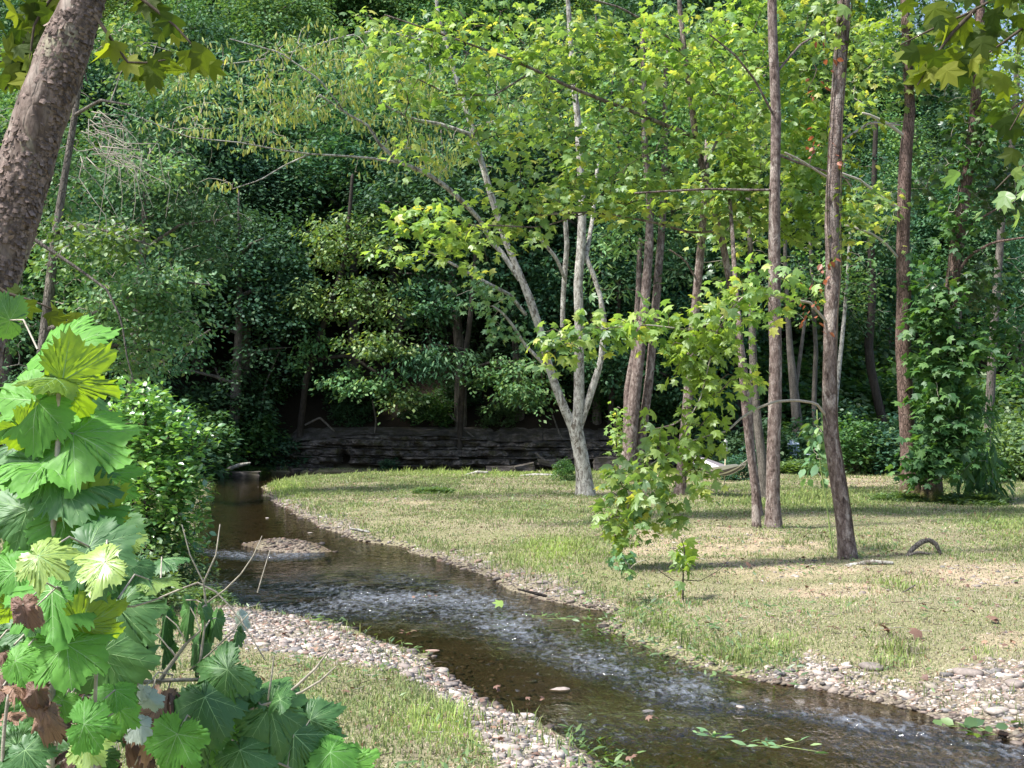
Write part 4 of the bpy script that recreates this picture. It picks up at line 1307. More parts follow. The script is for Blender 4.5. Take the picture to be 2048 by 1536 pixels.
hero('hornbeam_tree', 'dark drooping tree over the rock ledge just left of the forked pale tree', 49.4, [
    [(920, 868, 6, 1.5), (925, 760, 6, 1), (940, 640, 5), (950, 520, 4), (950, 440, 3)],
    [(932, 700, 4, .6), (870, 690, 3, 0), (820, 710, 2, 0)], [(930, 740, 4, .8), (1000, 720, 3, 0), (1080, 740, 2, -.3)],
], 'dark_bark', [
    (870, 720, 0, 80, 35, 40, 34, 'hill', LAN, .24, hb), (1020, 750, -.2, 90, 35, 40, 34, 'hill_light', RH, .17, hb), (1060, 790, -.3, 80, 25, 26, 34, 'hill_light', RH, .17, hb),
    (860, 600, .5, 90, 60, 50, 34, 'hill', RH, .18, hb), (960, 520, .6, 90, 70, 50, 34, 'hill', RH, .18, hb), (1080, 560, .8, 70, 80, 40, 34, 'hill', RH, .18, hb), (1100, 700, .8, 50, 60, 24, 34, 'hill', RH, .18, hb),
], 'trees overhanging the rock ledge', seed=19, tw='dark_twig')
hero('hornbeam_tree', 'dark drooping tree over the ledge behind the reddish twin trunks', 49.6, [
    [(1220, 868, 6, 1.5), (1225, 760, 6, 1), (1235, 660, 5, .6), (1240, 560, 4, .5)],
    [(1228, 720, 4, .8), (1280, 720, 3, .4), (1330, 750, 2, .3)],
], 'dark_bark', [
    (1210, 720, .3, 70, 60, 40, 34, 'hill', RH, .18, hb), (1300, 740, .8, 90, 60, 50, 34, 'hill', RH, .18, hb), (1400, 780, 1.2, 90, 60, 50, 34, 'hill', RH, .18, hb), (1340, 640, 1.2, 100, 70, 50, 34, 'hill', RH, .18, hb), (1450, 680, 2, 90, 80, 50, 34, 'hill', RH, .18, hb),
], 'trees overhanging the rock ledge', seed=20, tw='dark_twig')

# left bank: layered grey green tree behind the glossy bush
lb = dict(cr=.26, flat=.16, droop=.5)
def dead_tangle(e, sk, r):
    mb = MB()
    for i in range(34):
        a = np.array([160 + r.random() * 60, 220 + r.random() * 110])
        b = a + np.array([10 + r.random() * 110, 20 + r.random() * 140])
        m_ = (a + b) / 2 + r.normal(0, 22, 2) + np.array([12, -18])
        Yd = 15.5 + r.random() * 1.2
        q = [W(*a, Yd), W(*(a * .6 + m_ * .4 + r.normal(0, 8, 2)), Yd + r.normal(0, .1)), W(*m_, Yd), W(*(b * .5 + m_ * .5 + r.normal(0, 10, 2)), Yd), W(*b, Yd)]
        tube(mb, q, np.linspace(.007, .002, 5), 4, 0, cap=False, resample=.06)
    mb.build('dead_twigs', M['twig'], e)
hero('beech_tree', 'grey green tree with flat layered sprays behind the leaning flaky trunk', 17.0, [
    [(60, 1090, 15), (70, 900, 13), (80, 760, 12), (95, 620, 11), (110, 480, 9), (130, 350, 7), (150, 230, 6), (170, 80, 4)],
    [(90, 660, 6), (160, 640, 5, -.2), (250, 600, 4, -.3), (330, 560, 3, -.3), (420, 570, 1.6, -.3)],
    [(85, 720, 6), (150, 700, 5, .3), (240, 690, 4, .4), (320, 700, 2, .4)],
    [(112, 460, 5), (170, 450, 4, -.4), (240, 470, 3, -.6), (300, 490, 1.6, -.8)],
    [(70, 480, 4, -1), (160, 540, 3, -1), (215, 580, 2.4, -1), (243, 640, 2, -1), (255, 720, 1.4, -1), (270, 770, 1, -1)],
    [(150, 230, 4), (200, 200, 3, -.4), (260, 210, 2, -.8)],
], 'grey_bark', [
    (330, 560, -.3, 90, 45, 60, 22, 'grey', RH, .075, lb), (250, 620, -.2, 120, 60, 90, 22, 'grey', RH, .075, lb), (340, 650, -.1, 80, 40, 40, 22, 'grey', RH, .075, lb),
    (180, 560, .3, 120, 70, 60, 22, 'hill_light', RH, .075, lb), (250, 720, .4, 90, 30, 34, 22, 'grey', RH, .075, lb), (180, 470, -.5, 110, 50, 34, 14, 'weed', OV, .085, lb), (250, 480, -.7, 70, 30, 20, 14, 'weed', OV, .085, lb),
    (110, 350, .8, 90, 90, 50, 22, 'grey', RH, .08, lb), (60, 180, .8, 120, 120, 60, 20, 'hill_light', RH, .08, lb), (230, 90, -.6, 90, 50, 24, 14, 'hornb', OV, .085, lb), (300, 330, .8, 90, 60, 40, 20, 'grey', RH, .075, lb),
    (90, 480, 1, 90, 90, 40, 20, 'hill_light', RH, .08, lb), (60, 640, 1, 90, 90, 40, 20, 'hill', RH, .08, lb), (60, 780, 1, 90, 60, 30, 20, 'hill', RH, .08, lb),
], 'trees on the near left bank', seed=21, extra=dead_tangle, rmax=.010)
hero('beech_tree', 'darker green tree standing further up the left bank above the upstream pool', 33.0, [
    [(250, 960, 12), (260, 850, 11), (270, 700, 10), (280, 560, 9), (290, 420, 7), (300, 300, 5)],
    [(265, 760, 4), (330, 720, 3.4), (420, 660, 2, -.5)], [(285, 500, 4), (360, 450, 3), (440, 440, 2)],
], 'grey_bark', [
    (300, 300, 0, 130, 110, 100, 26, 'hill', RH, .13, hb), (200, 420, 0, 120, 90, 70, 26, 'hill', RH, .13, hb), (400, 420, 0, 110, 60, 60, 26, 'hill', RH, .13, hb), (380, 520, 0, 90, 40, 36, 26, 'hill', RH, .13, hb), (300, 700, 0, 120, 60, 50, 26, 'hill', RH, .13, hb), (330, 180, .5, 110, 60, 50, 26, 'hill_light', RH, .13, hb),
    (150, 800, .5, 110, 90, 60, 26, 'hill', RH, .13, hb),
], 'trees on the near left bank', seed=22)

# ------------------------------------------------------------------ rock ledge at the foot of the hill
def rock_ledge():
    xs = np.linspace(-9.3, 8.2, 420)
    zs = np.linspace(-.45, 1.35, 90)
    X, Z = np.meshgrid(xs, zs)
    tilt = Z + .012 * X + .05 * fbm2(X, Z * 0, .5, 3, 80)
    blk = np.floor(X * .8 + .6 * fbm2(X, Z * 1.5, .8, 2, 88))
    tilt = tilt + .10 * (_hash(blk.astype(np.int64), 0 * blk.astype(np.int64), 0 * blk.astype(np.int64), 77) - .5)
    edges = np.array([-.45, -.12, .04, .27, .36, .62, .74, 1.0, 1.2])
    k = np.searchsorted(edges, tilt)
    prot = _hash(k, np.floor(X * .45 + _hash(k, 0 * k, 0 * k, 5) * 7).astype(np.int64), 0 * k, 3) * .34
    prot += .5 * fbm(np.stack([X * 1.3, k * 3.7, X * 0], -1), 5, 9) + .34 * fbm(np.stack([X * 3, Z * 4, X * 0], -1), 5, 10)
    fr = np.abs(tilt[..., None] - edges).min(-1)
    prot -= .16 * np.exp(-(fr / .018) ** 2)
    Y = 50.75 - prot - .12 * (1.3 - Z)
    Y += .55 * sstep(.05, -.1, tilt) * (X > -7)
    cave = np.exp(-(((X + 6.55) / .22) ** 2 + ((Z - .30) / .34) ** 2) ** 2)
    Y += .8 * cave
    top = 1.08 + .22 * fbm2(X, X * 0, .35, 3, 81) - .5 * sstep(2.5, 8.2, X) - .25 * sstep(-8, -9.3, X)
    Z = np.minimum(Z, top)
    Y = Y + .25 * sstep(.12, 0, top - Z)
    V = np.stack([X, Y, Z], -1)
    back = V[-1:].copy()
    back[..., 1] = 52.2
    back[..., 2] = np.maximum(back[..., 2], H(back[..., 0], back[..., 1])) - .05
    V = np.concatenate([V, back])
    nr, nc = V.shape[:2]
    i = np.arange(nr - 1)[:, None] * nc + np.arange(nc - 1)[None]
    Fq = np.stack([i, i + 1, i + nc + 1, i + nc], -1).reshape(-1, 4)
    m, nt, N, L = new_mat('ledge_rock')
    g = N.new('ShaderNodeNewGeometry')
    mp = N.new('ShaderNodeMapping'); mp.inputs['Scale'].default_value = (1, 1, 2.4)
    L.new(g.outputs['Position'], mp.inputs[0])
    n1 = noise(nt, 2.2, 7, .62, mp.outputs[0], .3)
    c = ramp(nt, n1, [(.3, (.02, .018, .016)), (.5, (.08, .07, .064)), (.62, (.15, .135, .125)), (.75, (.26, .24, .22))])
    n2 = noise(nt, 3, 4, .6, g.outputs['Position'])
    f = N.new('ShaderNodeMapRange'); f.inputs[1].default_value = .5; f.inputs[2].default_value = .65
    L.new(n2, f.inputs[0])
    c = mixc(nt, c, (.06, .055, .03), f.outputs[0])
    p = N.new('ShaderNodeBsdfPrincipled'); p.inputs['Roughness'].default_value = .9
    b = N.new('ShaderNodeBump'); b.inputs['Distance'].default_value = .08; b.inputs['Strength'].default_value = .8
    L.new(n1, b.inputs['Height']); L.new(b.outputs[0], p.inputs['Normal']); L.new(c, p.inputs[0])
    o = N.new('ShaderNodeOutputMaterial'); L.new(p.outputs[0], o.inputs[0])
    o = make_mesh('rock_ledge', V.reshape(-1, 3), Fq, m, smooth=False, loc=(0, 50.5, 0))
    tag(o, 'long low ledge of dark layered rock above the water at the foot of the hill', 'rock ledge')
    M['rock'] = m
rock_ledge()

def slab(px, py, Y, w_, d_, h_, lab, seed, rz=0.0, tilt=0.0):
    bm = bmesh.new()
    bmesh.ops.create_cube(bm, size=1)
    bmesh.ops.subdivide_edges(bm, edges=bm.edges[:], cuts=3, use_grid_fill=True)
    v = np.array([q.co[:] for q in bm.verts]); fq = np.array([[q.index for q in f_.verts] for f_ in bm.faces])
    bm.free()
    v = v * (1 + .18 * fbm(v * 2.1 + seed * 9, 3, seed)[:, None]) * np.array([w_, d_, h_])
    c, s_ = math.cos(rz), math.sin(rz)
    v = np.stack([v[:, 0] * c - v[:, 1] * s_, v[:, 0] * s_ + v[:, 1] * c, v[:, 2] + tilt * v[:, 0]], -1)
    p = W(px, py, Y)
    o = make_mesh('rock_slab', v + p, fq, M['rock'], smooth=False, loc=tuple(p))
    tag(o, lab, 'rock')
slab(1000, 938, 49.4, 1.0, .6, .22, 'pale broken slab at the water line under the ledge, left of the forked pale tree', 1)
slab(1045, 936, 49.3, .8, .5, .26, 'wedge of rock fallen against the foot of the ledge', 2, .4, .2)
slab(1105, 928, 49.4, 1.1, .6, .2, 'thin slab leaning on the ledge just left of the forked pale trunk', 3, .1, -.15)
slab(1218, 927, 49.5, 1.1, .7, .45, 'rounded block of rock between the forked pale tree and the twin trunks', 4)
slab(478, 947, 47.5, 1.5, .8, .14, 'grey flat rock lying at the head of the upstream pool', 5, .2)

# ------------------------------------------------------------------ bushes
def bush_proto(k, rad, h, ncl, nleaf, mat, tpl, size, cr=.3, droop=.1):
    r = np.random.default_rng(900 + k)
    e = empty('bush', (0, 0, 0), 'x', 'bush')
    v = unit(r.normal(0, 1, (ncl, 3)))
    v[:, 2] = np.abs(v[:, 2])
    rr = (.35 + .65 * r.random(ncl) ** .5) * (1 + .3 * fbm(v * 1.7 + k * 3, 3, k))
    C = np.stack([v[:, 0] * rr * rad, v[:, 1] * rr * rad, v[:, 2] * rr * h + .1], -1)
    mb = MB()
    sprays(mb, C, r, nleaf, cr, .35, tpl, size, 0, droop)
    mb.build('foliage', M[mat], e, smooth=False)
    mb = MB()
    for i in range(12):
        c = C[r.integers(0, ncl)]
        tube(mb, [(c[0] * .1, c[1] * .1, -.1), (c[0] * .5, c[1] * .5, c[2] * .6), c], [.02, .012, .005], 5, 0, cap=False)
    mb.build('stems', M['dark_twig'], e)
    return e
BUSH = [bush_proto(0, 1.1, 1.5, 70, 40, 'hill', RH, .15), bush_proto(1, 1.3, 1.2, 80, 40, 'weed', RH, .12), bush_proto(2, 1.0, 1.8, 70, 40, 'ivy', RH, .14), bush_proto(3, 1.2, .8, 90, 40, 'weed', LAN, .22, .3, -.8)]
BUSHES = [  # px, py(base), Y, proto, scale, label
    (440, 935, 51, 0, 1.5, 'dark bush at the left end of the rock ledge, over the water'), (505, 930, 50.8, 2, 1.3, 'dark green bush hanging over the left end of the ledge'),
    (560, 925, 51, 0, .9, 'small dark bush on the ledge beside its left end'), (395, 940, 48, 2, 1.5, 'bush at the head of the upstream pool behind the glossy bush'),
    (340, 950, 45, 0, 1.6, 'dark bush on the left bank hidden behind the glossy bush'), (270, 960, 42, 0, 1.6, 'dark bush further left on the left bank'),
    (180, 980, 36, 0, 1.4, 'dark bush behind the sapling leaves on the left bank'), (90, 990, 33, 2, 1.4, 'dark bush beyond the leaning flaky trunk'),
    (780, 925, 50.6, 0, .35, 'tiny dark tuft growing from the foot of the ledge'), (870, 868, 52.2, 2, .8, 'bush trailing over the top of the ledge at its middle'),
    (1000, 880, 52.2, 0, .7, 'low bush on top of the ledge left of the forked pale tree'), (700, 868, 52.3, 0, .6, 'low bush on top of the ledge right of the hollow'),
    (1300, 925, 52, 0, 1.2, 'bush behind the twin reddish trunks'), (1380, 925, 52, 2, 1.3, 'bush behind the hammock, left side'), (1450, 930, 50, 0, 1.4, 'bush behind the torch and hammock'),
    (1520, 935, 46, 0, 1.2, 'bush behind the slim paired trunks'), (1565, 940, 46, 3, .8, 'grassy clump right behind the straight sycamore'), (1600, 945, 44, 3, .9, 'bright grassy clump in front of the pale blue chair'),
    (1560, 925, 50, 2, 1.2, 'bush left of the pale blue chair'), (1640, 935, 47, 0, 1.2, 'bush right of the pale blue chair'), (1700, 938, 44, 2, 1.1, 'dark bush just right of the leaning reddish trunk'),
    (1745, 936, 45, 1, 1.2, 'rounded green bush below the dark bent trunk'), (1795, 940, 44, 0, 1.1, 'dark bush left of the mossy footed trunk'), (1720, 905, 52, 1, 1.4, 'green bush further back below the dark bent trunk'),
    (1660, 900, 54, 0, 1.5, 'bush deep in the wood between straight and leaning trunks'), (1790, 900, 53, 0, 1.5, 'bush deep in the wood right of the dark bent trunk'), (1850, 920, 50, 0, 1.4, 'bush behind the ivy covered trunk'),
    (1985, 950, 40, 1, 1.3, 'bright green bush at the right edge behind the ivy covered trunk'), (2040, 950, 40, 1, 1.3, 'bright bush cut off by the right edge'), (2010, 915, 46, 1, 1.7, 'tall bright undergrowth at the right edge, further back'),
    (1930, 960, 38, 2, .9, 'dark bush touching the ivy covered trunk on its right'), (2090, 930, 44, 1, 1.8, 'undergrowth beyond the right edge'), (2160, 950, 40, 0, 1.8, 'dark undergrowth beyond the right edge'),
    (1945, 1010, 29.4, 3, .55, 'tall grass clump at the right foot of the ivy covered trunk'), (1795, 1010, 30, 3, .45, 'grass clump at the left foot of the mossy trunk'), (1130, 965, 39, 2, .38, 'small dark weed clump just left of the forked pale trunk'),
    (870, 985, 33.5, 3, .35, 'low green weed tuft in the middle of the far grass'), (500, 955, 50, 3, .5, 'weeds at the far tip of the upstream pool'), (1480, 945, 40, 0, .6, 'low bush between hammock and slim trunks'),
        (330, 1140, 16.2, 1, .5, 'weeds under the glossy bush at the water edge'), (385, 1160, 14.8, 3, .3, 'small weeds at the left water edge'), (250, 1180, 13.5, 1, .55, 'weeds on the left bank behind the sapling'),
]
for i, t_ in enumerate(['the drift branch', 'the small dark bush', 'the hollow in the ledge', 'the first third of the ledge', 'the yellowing tree', 'the middle of the ledge', 'the tiny dark tuft', 'the pale broken slab', 'the forked pale tree', 'the gap beside the forked tree', 'the rounded block of rock']):
    BUSHES.append((455 + 74 * i + (i * 37) % 29, 850, 52.6 + (i * 7 % 5) * .45, (0, 2, 0)[i % 3], .62 + .12 * (i * 5 % 4), 'dark brush on the slope over ' + t_))
UL = ['the slim paired trunks', 'the pale blue chair', 'the thin white trunk', 'the leaning reddish trunk', 'the dark bent trunk', 'the mossy footed trunk', 'the ivy covered trunk', 'the slender grey trunk', 'the right edge']
for i, t_ in enumerate(UL):
    BUSHES.append((1500 + 66 * i, 900, 57 + (i % 3) * 2, 1 if i % 2 else 2, 2.3, 'tall leafy undergrowth in the wood behind ' + t_))
    BUSHES.append((1530 + 66 * i, 890, 63 + (i % 2) * 3, 1, 3.2, 'high understory thicket deep in the wood behind ' + t_))
seen = set()
for (px, py, Y, k, sc, lab) in BUSHES:
    x = (px - 1024) / F * Y
    loc = (x, Y, float(H(x, Y)) - .03)
    if k not in seen:
        seen.add(k)
        e = BUSH[k]
        e.location = loc
        e.scale = (sc,) * 3
        e['label'] = lab
        e['group'] = 'bushes and weed clumps along the banks'
    else:
        copy_tree(BUSH[k], loc, random.random() * 6, (sc * (1.25 if k == 3 else 1), sc * (.5 if k == 3 else 1)), lab, 'bushes and weed clumps along the banks')

hero('glossy_bush', 'round bush of glossy bright leaves on the left bank at the water', 15.4, [
    [(300, 1160, 7), (300, 1080, 6), (290, 980, 5), (285, 880, 4), (290, 800, 3)],
    [(300, 1100, 5), (340, 1020, 4), (370, 940, 3), (385, 880, 2)], [(298, 1060, 4), (250, 980, 3), (220, 900, 2)],
], 'dark_bark', [
    (295, 840, 0, 80, 62, 70, 20, 'bushl', OV, .085, dict(cr=.14, flat=.5, droop=-.4, rd=90)), (340, 920, -.1, 78, 80, 80, 20, 'bushl', OV, .085, dict(cr=.14, flat=.5, droop=-.3, rd=90)),
    (345, 1020, 0, 72, 80, 70, 20, 'bushl', OV, .08, dict(cr=.14, flat=.5, droop=0, rd=90)), (250, 940, .2, 110, 110, 90, 20, 'bushl', OV, .08, dict(cr=.14, flat=.5, droop=-.2, rd=90)),
    (170, 860, .3, 100, 70, 60, 20, 'bushl', OV, .08, dict(cr=.14, flat=.5, droop=-.2, rd=80)), (290, 1070, .1, 90, 60, 50, 20, 'ivy', OV, .08, dict(cr=.14, flat=.5, rd=80)), (130, 980, .4, 110, 90, 60, 20, 'ivy', OV, .08, dict(cr=.14, flat=.5, rd=80)),
    (255, 770, 0, 22, 26, 5, 12, 'bushl', OV, .085, dict(cr=.1, flat=.5, droop=-.6)), (400, 870, 0, 22, 30, 6, 12, 'bushl', OV, .085, dict(cr=.1, flat=.5, droop=-.6)),
], None, 'bush', seed=30, tw='dark_twig', rmax=.008)

hero('sycamore_seedling', 'thin upright seedling with a few leaves in front of the bare sandy patch', 14.3, [
    [(1366, 1200, 1.6), (1366, 1150, 1.5), (1370, 1100, 1.2), (1362, 1075, .8)], [(1366, 1160, 1), (1400, 1162, .8), (1440, 1140, .6), (1465, 1110, .5)], [(1366, 1172, 1), (1330, 1150, .8), (1290, 1120, .5)],
], 'dark_bark', [(1366, 1120, 0, 20, 50, 8, 5, 'syc', SYC, .09, dict(cr=.09, flat=.6, droop=.9)), (1250, 1120, .2, 24, 30, 6, 5, 'grey', SYC, .08, dict(cr=.09, flat=.6))], None, 'sapling', seed=31, rmax=.004, res=.08)
hero('leafy_seedling', 'slender leafy seedling standing left of the thick reddish trunk', 36, [
    [(1238, 972, 1.6), (1236, 920, 1.5), (1230, 860, 1.3), (1234, 815, 1)],
], 'dark_bark', [(1232, 850, 0, 22, 40, 12, 7, 'sycy', SYC, .12, dict(cr=.2, flat=.7)), (1232, 915, 0, 20, 26, 5, 7, 'syc', SYC, .12, dict(cr=.2, flat=.7))], None, 'sapling', seed=32, rmax=.006)
hero('pokeweed', 'upright weed with large oval leaves just left of the leaning reddish trunk', 19.0, [
    [(1668, 1104, 1.5), (1655, 1020, 1.5), (1642, 940, 1.4), (1636, 880, 1.2), (1634, 820, 1)],
], 'stem', [(1636, 900, 0, 22, 66, 16, 5, 'grey', OV, .15, dict(cr=.16, flat=.8, droop=1.0)), (1634, 850, 0, 16, 36, 6, 5, 'weed', OV, .14, dict(cr=.14, flat=.8, droop=.8))], None, 'weed', seed=33, rmax=.004)

# ------------------------------------------------------------------ hammock, torch, chair
def hammock():
    A, B = W(1378, 900, 32.9), W(1498, 918, 31.0)
    e = empty('hammock', (A + B) / 2, 'white and grey striped cloth hammock hanging between two trunks', 'hammock')
    nu, nv = 44, 16
    u = np.linspace(0, 1, nu)[:, None]
    v = np.linspace(-1, 1, nv + 1)[None]
    L = B - A
    side = unit(np.array([-L[1], L[0], 0]))
    uu = .10 + .80 * u
    c = A + L * uu[..., None]
    sag = .50 * (1 - (2 * uu - 1) ** 2)
    wd = .10 + .40 * np.sin(np.pi * u) ** .7
    P = c + side * (v * wd)[..., None]
    P[..., 2] += -sag + .20 * v ** 2 * np.sin(np.pi * u) ** .5 + .012 * np.sin(9 * v + 5 * u)
    Vt = np.concatenate([P.reshape(-1, 3), (P - np.array([0, 0, .012])).reshape(-1, 3)])
    nc = nv + 1
    i = np.arange(nu - 1)[:, None] * nc + np.arange(nv)[None]
    q = np.stack([i, i + 1, i + nc + 1, i + nc], -1)
    mi = np.tile((np.arange(nv) // 2) % 2, (nu - 1, 1))
    Fq = np.concatenate([q.reshape(-1, 4), (q + nu * nc)[..., ::-1].reshape(-1, 4)])
    white = plain('hammock_white_cloth', (.80, .79, .80), .9, 60, .06, .1)
    grey = plain('hammock_grey_cloth', (.16, .15, .17), .9, 60, .1, .1)
    make_mesh('cloth', Vt, Fq, [white, grey], np.concatenate([mi.ravel(), mi.ravel()]), True, e)
    for end, row in ((A, 0), (B, -1)):
        mb = MB()
        k = end + (L if row == 0 else -L) * .03
        k[2] -= .03
        for j in range(0, nc, 2):
            tube(mb, [P[row, j], k], [.006, .006], 4, 0, cap=False)
        tube(mb, [k, end], [.014, .014], 6, 0)
        mb.build('rope', M['pale_twig'], e)
hammock()

def torch():
    x, Y = (1447 - 1024) / F * 32.3, 32.3
    g = float(H(x, Y))
    e = empty('garden_torch', (x, Y, g), 'thin pale garden torch on a stick standing behind the hammock', 'torch')
    bam = plain('torch_bamboo', (.55, .48, .34), .6, 30, .15, .1)
    met = plain('torch_metal', (.30, .31, .30), .4, 30, .15, .1)
    zt = EYE - (908 - HZ) / F * 32.3
    zz = EYE - (878 - HZ) / F * 32.3
    mb = MB(); tube(mb, [(x, Y, g - .1), (x + .03, Y, (g + zt) / 2), (x + .05, Y, zt)], [.014, .014, .016], 8); mb.build('pole', bam, e)
    mb = MB()
    X = x + .05
    h = zz - zt
    tube(mb, [(X, Y, zt), (X, Y, zt + h * .25)], [.028, .05], 12)
    tube(mb, [(X, Y, zt + h * .22), (X, Y, zt + h * .3)], [.055, .055], 12)
    for a in range(6):
        dx, dy = .045 * math.cos(a * 1.047), .045 * math.sin(a * 1.047)
        tube(mb, [(X + dx, Y + dy, zt + h * .28), (X + dx, Y + dy, zt + h * .8)], [.006, .006], 4)
    mb.build('lantern', met, e)
    lan = e.children[-1]
    mb = MB(); tube(mb, [(X, Y, zt + h * .78), (X, Y, zt + h * .84), (X, Y, zt + h)], [.06, .05, .008], 12); mb.build('lid', met, e).parent = lan
torch()

def box_verts(mb, c, s, R=None, m=0):
    c, s = np.asarray(c, float), np.asarray(s, float) / 2
    v = np.array([[i, j, k] for i in (-1, 1) for j in (-1, 1) for k in (-1, 1)], float) * s
    if R is not None:
        v = v @ R.T
    t = np.array([[0, 1, 3], [0, 3, 2], [4, 6, 7], [4, 7, 5], [0, 4, 5], [0, 5, 1], [2, 3, 7], [2, 7, 6], [0, 2, 6], [0, 6, 4], [1, 5, 7], [1, 7, 3]])
    mb.add(v + c, t, m)

def chair():
    Y = 45.5
    x = (1598 - 1024) / F * Y
    g = float(H(x, Y))
    e = empty('lawn_chair', (x, Y, g), 'pale blue slatted lawn chair half hidden in the undergrowth behind the straight sycamore', 'chair')
    m = plain('chair_plastic', (.42, .52, .66), .5, 8, .1, .05)
    a = .35
    R = np.array([[math.cos(a), -math.sin(a), 0], [math.sin(a), math.cos(a), 0], [0, 0, 1]])
    t = .18
    Rb = R @ np.array([[1, 0, 0], [0, math.cos(t), math.sin(t)], [0, -math.sin(t), math.cos(t)]])
    def P(p): return np.array([x, Y, g]) + R @ np.array(p)
    mb = MB()
    for i in range(5):
        hh = [.62, .72, .76, .72, .62][i]
        box_verts(mb, P((-.19 + .095 * i, .26 + hh * .09, .42 + hh / 2)), (.078, .02, hh), Rb)
    box_verts(mb, P((0, .275, .55)), (.50, .03, .05), Rb)
    box_verts(mb, P((0, .345, .98)), (.46, .03, .05), Rb)
    mb.build('backrest', m, e)
    mb = MB()
    for i in range(5):
        box_verts(mb, P((0, -.2 + .1 * i, .42)), (.5, .08, .025), R)
    mb.build('seat', m, e)
    for sx in (-1, 1):
        for sy in (-.24, .24):
            mb = MB(); box_verts(mb, P((sx * .24, sy, .2)), (.045, .045, .46), R); mb.build('leg', m, e)
        mb = MB(); box_verts(mb, P((sx * .28, 0, .64)), (.06, .56, .03), R); box_verts(mb, P((sx * .28, -.24, .53)), (.04, .04, .2), R); mb.build('armrest', m, e)
chair()

# ------------------------------------------------------------------ wood lying about, things in the creek
def wood(name, pts, Y, bark, label, cat, n=10, rough=.15, rest=True, flo=0.0):
    mb = MB()
    q = [W(p[0], p[1], Y + (p[3] if len(p) > 3 else 0)) for p in pts]
    tube(mb, q, [p[2] / F * Y for p in pts], n, 0, rough, int(Y * 10), 9, True, .05)
    o = mb.build(name, M[bark], loc=tuple(q[len(q) // 2]))
    tag(o, label, cat)
wood('driftwood', [(1812, 1114, 3), (1826, 1097, 5.5), (1842, 1084, 5.5), (1858, 1080, 4.5), (1871, 1087, 4.5), (1878, 1100, 4), (1883, 1116, 2)], 18.5, 'grey_bark', 'grey driftwood limb arching up out of the grass', 'driftwood')
wood('driftwood', [(1790, 1128, 1.5), (1812, 1112, 2.5), (1836, 1104, 3), (1858, 1108, 2)], 18.3, 'grey_bark', 'low weathered root stub crossing under the arched driftwood', 'driftwood')
wood('fallen_stick', [(1664, 1141, 2.5), (1700, 1131, 4.5), (1740, 1124, 5), (1785, 1126, 3.5)], 17.3, 'white_bark', 'pale bent stick lying in the grass at the foot of the leaning trunk', 'stick')
wood('fallen_stick', [(1752, 1215, 1.5), (1790, 1195, 2), (1830, 1170, 1.5)], 14.6, 'grey_bark', 'thin stick lying across the bare patch at the right', 'stick')
wood('fallen_stick', [(700, 1057, 2), (716, 1060, 3), (738, 1064, 2)], 23.0, 'white_bark', 'short whitish stick on the gravel at the inner bend', 'stick')
wood('fallen_stick', [(1035, 1178, 1.5), (1060, 1184, 3), (1092, 1192, 3)], 14.9, 'dark_bark', 'dark wet stick at the water edge left of the rounded boulder', 'stick')
wood('fallen_stick', [(1750, 1232, 1.5), (1790, 1236, 3), (1840, 1240, 2.5)], 13.0, 'dark_bark', 'dark short stick lying in the grass above the right gravel beach', 'stick')
wood('drift_branch', [(440, 948, 2), (462, 936, 4), (480, 930, 4), (500, 926, 2)], 46.5, 'white_bark', 'bleached branch stranded at the head of the upstream pool', 'branch')
wood('fallen_stick', [(930, 950, 1.5), (955, 944, 3), (975, 945, 2.5)], 43.5, 'white_bark', 'bleached stick at the back edge of the far grass, left', 'stick')
wood('fallen_stick', [(1040, 952, 2), (1070, 950, 3.5), (1100, 950, 2.5), (1120, 953, 2)], 42.5, 'white_bark', 'bleached log fragments on the far grass left of the forked pale tree', 'stick')
for (q_, Y_, lb_) in [([(430, 735, 2), (450, 780, 2.2), (480, 830, 2.4), (500, 862, 2)], 51.2, 'thin dead branch slanting down the dark slope, leftmost'), ([(560, 700, 1.6), (530, 770, 2), (520, 840, 2)], 51.4, 'thin dead branch leaning left on the dark slope'),
                      ([(745, 800, 1.6), (752, 840, 2), (748, 880, 1.6)], 51.0, 'dead twig hanging over the ledge below the yellowing tree'), ([(610, 850, 2), (640, 835, 2.4), (668, 862, 2)], 50.9, 'arching dead root on top of the ledge near its hollow'),
                      ([(900, 830, 1.6), (930, 860, 2), (960, 885, 1.6)], 51.0, 'thin root trailing over the middle of the ledge'), ([(1105, 830, 1.5), (1120, 870, 2), (1140, 900, 1.5)], 50.8, 'thin root trailing over the ledge beside the forked pale tree')]:
    wood('dead_branch', q_, Y_, 'grey_bark', lb_, 'branch', 6)
wood('fallen_limb', [(1070, 905, 2), (1090, 922, 3), (1130, 920, 2.5), (1160, 912, 1.5)], 49.6, 'grey_bark', 'grey fallen limb lying on the rocks behind the forked pale tree', 'branch')

